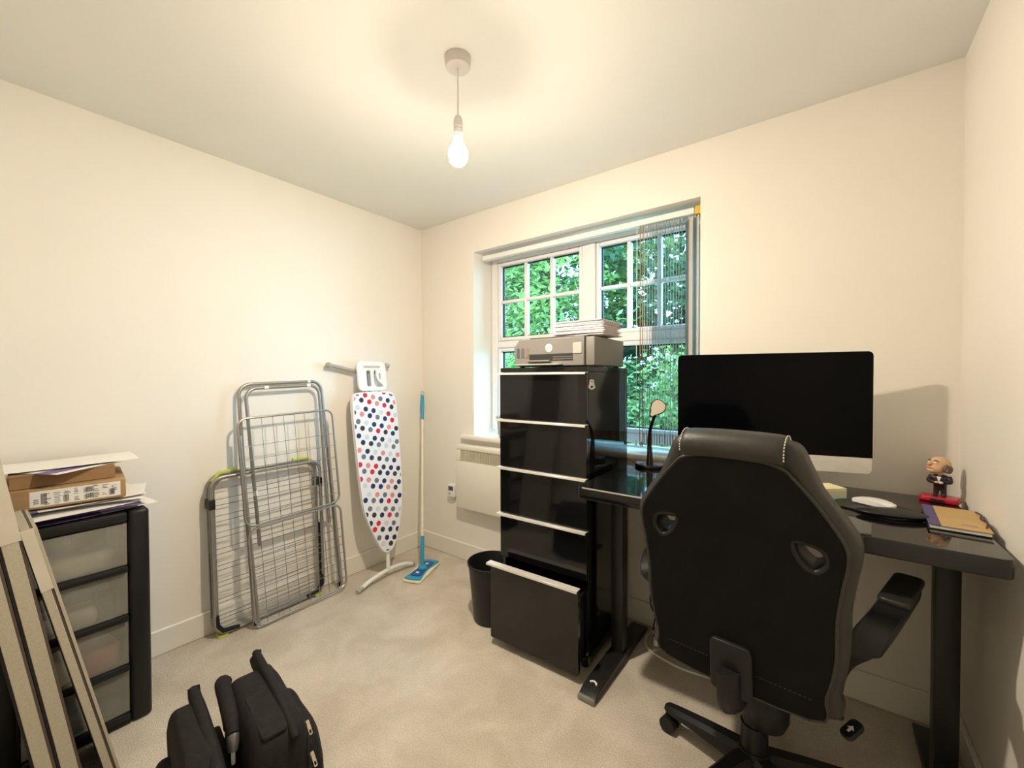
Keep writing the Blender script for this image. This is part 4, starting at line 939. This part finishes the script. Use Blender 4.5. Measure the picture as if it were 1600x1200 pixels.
def wing(s0, s1, h0, h1, off, nv, nh, wr=0.0018):
    g = bpy.data.objects.new('wing', None); C.objects.link(g); g.parent = t
    q = MB(); q.m = AT; q.tube(path3(rrect(s0, s1, h0, h1, 0.045), off), 0.0062, 8, True); q.build('wing_frame', STEEL, g)
    for i in range(1, nv + 1):
        s = s0 + (s1 - s0) * i / (nv + 1); q = MB(); q.m = AT; q.cyl((s, h0, off + .002), (s, h1, off + .002), wr, n=6); q.build('wire', WIRE, g)
    for i in range(nh):
        hh = h0 + 0.055 + (h1 - h0 - 0.20) * i / max(1, nh - 1); q = MB(); q.m = AT; q.cyl((s0, hh, off - .001), (s1, hh, off - .001), wr, n=6); q.build('wire', WIRE, g)
wing(-0.252, 0.258, 0.530, 1.085, 0.022, 8, 6)
wing(-0.246, 0.258, 0.022, 0.515, 0.022, 8, 7)
for s_ in (-0.228, 0.232):
    q = MB(); q.m = AT; q.tube([(s_, 0.04, 0.012), (s_ - 0.006, 0.50, 0.012), (s_ - 0.014, 1.0, 0.012)], 0.0078, 8); q.build('strut', STEEL, t)
    q = MB(); q.m = AT; q.tube([(s_ - 0.006, 0.024, -0.012), (s_ - 0.006, 0.045, -0.012)], 0.0105, 10); q.build('foot_cap', BLACKPLAST, t)
# --- lower airer behind it
t = thing('clothes_airer', 'low folded clothes airer with lime feet, tucked behind the tall one', 'clothes airer', (0.078, -1.120, 0), 0)
AT = Matrix.Rotation(-math.atan2(0.022, 0.8), 4, 'Y') @ Matrix.Rotation(R(0.5), 4, 'X') @ PL
for k_, (off, ex, hh) in enumerate([(-0.036, 0.0, 0.800), (-0.014, -0.012, 0.785), (0.010, 0.004, 0.792)]):
    q = MB(); q.m = AT; q.tube(path3(rrect(-0.272 - ex, 0.272 + ex, 0.018, hh, 0.06, 6), off), 0.0085, 10, True); q.build('frame', STEEL, t)
for i in range(17):
    hh = 0.07 + i * 0.041
    off = (-0.036, 0.010)[i % 2]
    q = MB(); q.m = AT; q.cyl((-0.272, hh, off), (0.272, hh, off), 0.0019, n=6); q.build('wire', WIRE, t)
for s_ in (-0.272, 0.272):
    q = MB(); q.m = AT; q.box((s_ - 0.013, 0.640, -0.047), (s_ + 0.013, 0.690, 0.021), 0.004, 2); q.build('hinge', BLACKPLAST, t)
    q = MB(); q.m = AT; q.box((s_ - 0.009, 0.100, -0.028), (s_ + 0.009, 0.42, 0.000), 0.004, 2); q.build('side_strut', BLACKPLAST, t)
    sg = 1 if s_ < 0 else -1
    q = MB(); q.m = AT; q.tube([(s_ + sg * 0.004, 0.115, 0.010), (s_ + sg * 0.006, 0.065, 0.010), (s_ + sg * 0.028, 0.032, 0.010), (s_ + sg * 0.10, 0.020, 0.010)], [0.0105, 0.0120, 0.0120, 0.0100], 10); q.build('corner_piece', BLACKPLAST, t)
    q = MB(); q.m = AT; q.box((s_ + sg * 0.028 - 0.022, -0.0005, -0.040), (s_ + sg * 0.028 + 0.022, 0.011, 0.018), 0.003, 1); q.build('foot', LIME, t)
    q = MB(); q.m = AT; q.tube([(s_ + sg * 0.012, 0.772, -0.036), (s_ + sg * 0.05, 0.806, -0.036), (s_ + sg * 0.13, 0.812, -0.036)], 0.010, 10); q.build('top_bumper', LIME, t)

# ============================================================ DRAWER TOWER
t = thing('drawer_tower', 'black plastic storage tower with four see-through drawers by the left wall', 'storage tower', (0.22, -1.90, 0), 0)
# local: x depth (front +x), y width, z up
fx = 0.195
for yy, nm in ((-0.165, 'a'), (0.165, 'b')):
    q = MB(); q.m = Matrix.Translation((0, yy, 0)); q.box((-0.19, -0.030, 0.001), (fx + 0.002, 0.030, 0.794), 0.014, 3); q.build('side_post', BLACKPLAST, t)
q = MB(); q.box((-0.19, -0.134, 0.752), (fx - 0.004, 0.134, 0.790), 0.008, 2); q.build('top_frame', BLACKPLAST, t)
q = MB(); q.box((-0.19, -0.134, 0.001), (fx - 0.004, 0.134, 0.018), 0.004, 2); q.build('base_frame', BLACKPLAST, t)
q = MB(); q.box((-0.192, -0.134, 0.019), (-0.182, 0.134, 0.751)); q.build('back_panel', BLACKPLAST, t)
zs = [0.568, 0.385, 0.200, 0.019]; zt = [0.748, 0.564, 0.381, 0.196]
for i in range(4):
    d = bpy.data.objects.new('drawer', None); C.objects.link(d); d.parent = t
    a, b_ = zs[i], zt[i]
    q = MB(); q.box((fx - 0.016, -0.132, a + 0.026), (fx - 0.012, 0.132, b_), 0.001, 1); q.build('drawer_front', FROST, d)
    q = MB(); q.box((fx - 0.020, -0.133, a), (fx + 0.004, 0.133, a + 0.025), 0.008, 2); q.build('handle_rail', BLACKPLAST, d)
    q = MB(); q.box((-0.178, -0.131, a + 0.004), (fx - 0.021, 0.131, a + 0.008)); q.build('drawer_floor', FROST, d)
    for s_ in (-1, 1):
        q = MB(); q.box((-0.178, s_ * 0.130 - 0.0015, a + 0.0085), (fx - 0.021, s_ * 0.130 + 0.0015, b_ - 0.03)); q.build('drawer_wall', FROST, d)
def bundle(label, loc, size, m, rz):
    o = MB(); o.box((-size[0], -size[1], 0), (size[0], size[1], size[2]), min(size) * 0.35, 3)
    b = o.build('bundle', m); b.location = loc; b.rotation_euler = (0, 0, R(rz)); tag(b, label, 'bundle', 'things inside the storage tower')
cx, cy = 0.22, -1.90
bundle('pale crumpled bundle in the top drawer of the storage tower', (cx + 0.07, cy + 0.01, zs[0] + 0.009), (0.07, 0.10, 0.07), mat('cloth_pale', (0.72, 0.70, 0.62), 0.8), 12)
bundle('white bundle in the second drawer of the storage tower', (cx + 0.08, cy - 0.02, zs[1] + 0.009), (0.06, 0.085, 0.06), PAPER, -10)
bundle('dark small bundle in the second drawer of the storage tower', (cx + 0.10, cy + 0.085, zs[1] + 0.009), (0.03, 0.025, 0.09), BLACKMATT, 0)
bundle('coral pink bundle in the third drawer of the storage tower', (cx + 0.09, cy + 0.06, zs[2] + 0.009), (0.06, 0.055, 0.09), mat('cloth_coral', (0.62, 0.20, 0.16), 0.8), 8)
bundle('cream card bundle in the third drawer of the storage tower', (cx + 0.12, cy - 0.06, zs[2] + 0.009), (0.03, 0.045, 0.11), mat('cloth_cream', (0.75, 0.70, 0.55), 0.8), 30)
bundle('dark grey bundle in the lowest drawer of the storage tower', (cx + 0.08, cy + 0.02, zs[3] + 0.009), (0.07, 0.10, 0.08), mat('cloth_grey', (0.12, 0.12, 0.12), 0.8), 4)

# sheets of paper and parcels on top
def sheet(label, c, sx, sy, rz, z, lift, m, seed, strip=None):
    rnd = random.Random(seed); q = MB(); n = 10; vs = []
    ph1, ph2 = rnd.uniform(0, 6), rnd.uniform(0, 6)
    for s_ in (0, 1):
        for i in range(n + 1):
            for j in range(n + 1):
                u, v = i / n * 2 - 1, j / n * 2 - 1
                zz = lift * (0.35 * math.sin(u * 2.2 + ph1) + 0.35 * math.sin(v * 2.6 + ph2) + 0.7) * 0.7
                vs.append((u * sx, v * sy, zz + s_ * 0.0005))
    fs = []; k = (n + 1) ** 2
    for s_ in (0, 1):
        for i in range(n):
            for j in range(n):
                a = s_ * k + i * (n + 1) + j; f4 = (a, a + n + 1, a + n + 2, a + 1); fs.append(f4 if s_ else f4[::-1])
    bd = [i * (n + 1) for i in range(n + 1)] + [n * (n + 1) + j for j in range(1, n + 1)] + [i * (n + 1) + n for i in range(n - 1, -1, -1)] + [j for j in range(n - 1, 0, -1)]
    for a, b in zip(bd, bd[1:] + bd[:1]): fs.append((a, b, b + k, a + k))
    q.add(vs, fs)
    if strip:
        for idx, f in enumerate(q.f):
            if len(f) == 4:
                mx = sum(vs[i][0] for i in f) / 4; my = sum(vs[i][1] for i in f) / 4
                if strip[0] < mx / sx < strip[1] and strip[2] < my / sy < strip[3]: q.mi[idx] = 1
    o = q.build('paper_sheet', [m, PURPLE], None, ang=80); o.location = (c[0], c[1], z); o.rotation_euler = (0, 0, R(rz))
    tag(o, label, 'paper', 'papers on the storage tower')
    return o
Z0 = 0.7945
sheet('lowest sheet of the paper pile on the storage tower, dark along its front', (0.250, -1.885), 0.150, 0.200, 6, Z0, 0.006, PAPER, 1, (0.55, 1.1, -1.1, 0.1))
sheet('purple-edged sheet sticking out of the paper pile on the storage tower', (0.245, -1.90), 0.155, 0.190, -6, Z0 + 0.010, 0.008, PAPER, 2, (0.6, 1.1, -1.1, 1.1))
sheet('white letter overhanging the front of the paper pile on the storage tower', (0.270, -1.915), 0.150, 0.195, 10, Z0 + 0.021, 0.008, PAPER, 3)
sheet('crooked white sheet at the right end of the paper pile', (0.215, -1.855), 0.150, 0.175, -14, Z0 + 0.032, 0.008, PAPER, 4)
sheet('uppermost white sheet of the pile, right under the labelled parcel', (0.235, -1.91), 0.150, 0.200, 3, Z0 + 0.043, 0.006, PAPER, 5, (0.75, 1.1, -0.9, -0.3))
bz = Z0 + 0.0515
t = thing('parcel', 'flat brown cardboard parcel with a white barcode label on the storage tower', 'parcel', (0.210, -1.895, bz), -7)
MB().box((-0.150, -0.165, 0), (0.165, 0.150, 0.066), 0.003, 1).build('carton', KRAFT, t)
MB().box((0.1651, -0.085, 0.008), (0.1656, 0.135, 0.060)).build('shipping_label', PAPER, t)
q = MB(); rnd = random.Random(3)
for blk in range(9):
    y0 = -0.078 + blk * 0.0235
    for r_ in range(rnd.choice((5, 7, 8))):
        z_ = 0.012 + r_ * 0.0058; yy = y0 + rnd.uniform(0, .002); ww = rnd.uniform(0.006, 0.017)
        if rnd.random() < 0.75: q.box((0.1657, yy, z_), (0.1659, yy + ww, z_ + rnd.uniform(0.0015, 0.0042)))
q.build('label_print', INKG, t, smooth=False, kind='stuff')
q = MB()
for y0, z_, w_, h_ in ((0.045, 0.036, 0.020, 0.018), (0.045, 0.014, 0.020, 0.017), (-0.060, 0.015, 0.012, 0.036), (0.105, 0.014, 0.014, 0.022), (-0.008, 0.014, 0.012, 0.022)):
    yy = y0
    while yy < y0 + w_:
        ww = rnd.choice((0.0008, 0.0014, 0.002)); q.box((0.16595, yy, z_), (0.1661, yy + ww, z_ + h_)); yy += ww + 0.0011
q.build('barcode', INK, t, smooth=False, kind='stuff')
t = thing('parcel', 'smaller plain brown parcel lying on top of the labelled one', 'parcel', (0.200, -1.905, bz + 0.0668), -3)
MB().box((-0.13, -0.130, 0), (0.135, 0.125, 0.046), 0.002, 1).build('carton', KRAFTD, t)
MB().box((-0.131, -0.131, 0.040), (0.136, 0.126, 0.0465), 0.001, 1).build('lid', KRAFTD, t)
sheet('white leaflet with a purple printed band lying on the top parcel', (0.225, -1.93), 0.150, 0.105, 32, bz + 0.0668 + 0.047, 0.004, PAPER, 7, (0.45, 0.9, -0.95, 0.6))
sheet('wide white sheet spread over the top parcel, reaching to the wall', (0.190, -1.900), 0.120, 0.195, -4, bz + 0.0668 + 0.053, 0.006, PAPER, 8)

# ============================================================ LEANING PANELS
def panel(label, yb, slope, th, hgt, tape, strip):
    t = thing('packing_board', label, 'board', (0.0, yb, 0), 0, 'boards leaning beside the storage tower', rot=(math.atan(slope), 0, 0))
    xa, xb = 0.435, 0.715
    q = MB(); q.box((xa, -th, 0.002), (xb, 0, hgt), 0.001, 1); q.build('core', BOARD, t)
    q = MB(); q.box((xa, -th - (0.002 if strip else 0.006), 0.002), (xb - 0.003, -th - 0.0003, hgt - 0.002)); q.build('dark_face', BOARDD, t)
    q = MB(); q.box((xa, 0.0003, 0.002), (xb - 0.003, 0.006, hgt - 0.002)); q.build('brown_face', BOARDB, t)
    if strip: q = MB(); q.box((xa, 0.0063, 0.002), (xb - 0.001, 0.013, hgt - 0.004)); q.build('thin_sheet', BOARD, t)
    q = MB(); q.box((xb + 0.0002, -th - 0.001, tape), (xb + 0.0012, 0.006, hgt + 0.0008)); q.build('tape', BOARDT, t)
panel('nearest of the leaning pale-edged boards, its black face toward the frame edge', -1.964, 0.148, 0.030, 1.42, 0.98, False)
panel('middle one of the leaning pale-edged boards, taped near its top', -1.919, 0.148, 0.031, 1.36, 0.850, False)
panel('shorter leaning pale-edged board closest to the storage tower', -1.8495, 0.1990, 0.018, 0.885, 0.70, True)

# ============================================================ BAG
t = thing('laptop_bag', 'black nylon laptop bag with two compartments standing on the carpet', 'bag', (1.125, -1.630, 0), -8)
def softbox(mb, sx, sy, sz, p=3.2, nu=36, nv_=18, taper=0.0, bulge=0.0):
    vs = []; fs = []
    def sg(c, e): return math.copysign(abs(c) ** (2 / e), c)
    for i in range(nv_ + 1):
        ph = -math.pi / 2 + math.pi * i / nv_
        for j in range(nu):
            th = 2 * math.pi * j / nu
            x = sg(math.cos(ph), p) * sg(math.cos(th), p); y = sg(math.cos(ph), p) * sg(math.sin(th), p); z = sg(math.sin(ph), p)
            f = 1 - taper * (z * 0.5 + 0.5)
            w_ = 0.010 * math.sin(7 * x + 3 * z) * math.cos(5 * z)
            vs.append((x * sx * (1 - 0.12 * (z * .5 + .5)), y * sy * f * (1 + bulge * (1 - z * z)) + w_ * 0.4, z * sz + sz))
    for i in range(nv_):
        for j in range(nu): fs.append((i * nu + j, i * nu + (j + 1) % nu, (i + 1) * nu + (j + 1) % nu, (i + 1) * nu + j))
    mb.add(vs, fs)
q = MB(); q.m = Matrix.Translation((0.015, 0.030, 0.0)); softbox(q, 0.215, 0.085, 0.172, 5.5, taper=0.15); q.build('main_compartment', NYLON, t, ang=70)
q = MB(); q.m = Matrix.Translation((0.025, 0.108, 0.0)); softbox(q, 0.180, 0.036, 0.138, 3.4, bulge=0.2); q.build('front_pocket', NYLON, t, ang=70)
q = MB(); q.m = Matrix.Translation((-0.005, -0.138, 0.0)); softbox(q, 0.185, 0.046, 0.165, 6.0, taper=0.10, bulge=0.05); q.build('rear_compartment', NYLON, t, ang=70)
q = MB(); q.m = Matrix.Translation((0.0, -0.190, 0.0)); softbox(q, 0.150, 0.026, 0.120, 3.2, bulge=0.2); q.build('rear_pocket', NYLON, t, ang=70)
q = MB(); q.box((-0.165, -0.094, 0.015), (0.175, -0.050, 0.20), 0.010, 2); q.build('gusset', NYLON, t)
# raised flaps: long strips whose top edge falls towards the near end
def flap(name, y, z0, za, zb, xa, xb, th, tilt):
    q = MB(); q.m = Matrix.Translation((0, y, z0)) @ Matrix.Rotation(R(tilt), 4, 'X') @ Matrix.Rotation(R(90), 4, 'X')
    q.plate(smooth_loop([(xa, -0.03), (xa - 0.004, za * 0.6), (xa + 0.012, za), (xa * 0.4 + xb * 0.6, zb + 0.006), (xb, zb - 0.01), (xb, -0.03)], 4), [], th, th * 0.42, 3)
    return q.build(name, NYLON, t, ang=70)
flap('top_flap', 0.058, 0.338, 0.024, 0.010, -0.200, 0.175, 0.024, -8)
flap('rear_flap', -0.112, 0.318, 0.020, 0.010, -0.184, 0.150, 0.030, 4)
q = MB(); q.tube(smooth_loop([(-0.190, -0.030, 0.300), (-0.170, -0.042, 0.318), (-0.08, -0.048, 0.320), (0.0, -0.052, 0.310), (0.045, -0.056, 0.292)], 6, False), [0.016] + [0.021] * 20 + [0.018] * 4, 12); q.build('handle', NYLON, t)
q = MB(); q.tube([(0.045, -0.056, 0.291), (0.058, -0.058, 0.282), (0.066, -0.060, 0.264)], [0.0175, 0.017, 0.013], 12); q.build('handle_cap', DARKSTEEL, t)
q = MB(); q.box((0.066, -0.066, 0.230), (0.072, -0.056, 0.266), 0.002, 1); q.build('buckle', WHITEPL, t)
q = MB(); q.m = Matrix.Translation((0.02, 0.022, 0.338)) @ Matrix.Rotation(R(2), 4, 'Y'); q.plate(rrect(-0.03, 0.16, -0.040, 0.022, 0.012), [], 0.012, 0.004, 2); q.build('top_panel', NYLON, t)
for yy, z_, nm in ((0.088, 0.335, 'a'), (-0.096, 0.325, 'b')):
    q = MB(); q.tube(smooth_loop([(-0.19, yy, z_ - 0.06), (-0.16, yy, z_ - 0.018), (0.0, yy, z_ - 0.012), (0.15, yy, z_ - 0.025), (0.205, yy, z_ - 0.09), (0.222, yy, z_ - 0.18)], 6, False), 0.0035, 6); q.build('zip_track', BLACKPLAST, t)
for p, rz_ in (((0.172, 0.094, 0.312), 8), ((0.212, 0.092, 0.250), 8), ((0.178, -0.094, 0.285), -6), ((0.120, -0.165, 0.305), 40)):
    z_ = bpy.data.objects.new('zip_pull', None); C.objects.link(z_); z_.parent = t; z_.location = p; z_.rotation_euler = (0, R(50), R(rz_)); z_.scale = (0.8, 0.8, 0.8)
    MB().box((-0.008, -0.006, 0.0), (0.008, 0.006, 0.012), 0.002, 1).build('slider', ZIP, z_)
    q = MB(); q.m = Matrix.Translation((0.020, 0, 0.010)); q.plate(rrect(-0.016, 0.018, -0.006, 0.006, 0.004, 3), [rrect(0.002, 0.014, -0.003, 0.003, 0.002, 2)], 0.003, 0.0008, 1); q.build('tab', ZIP, z_)
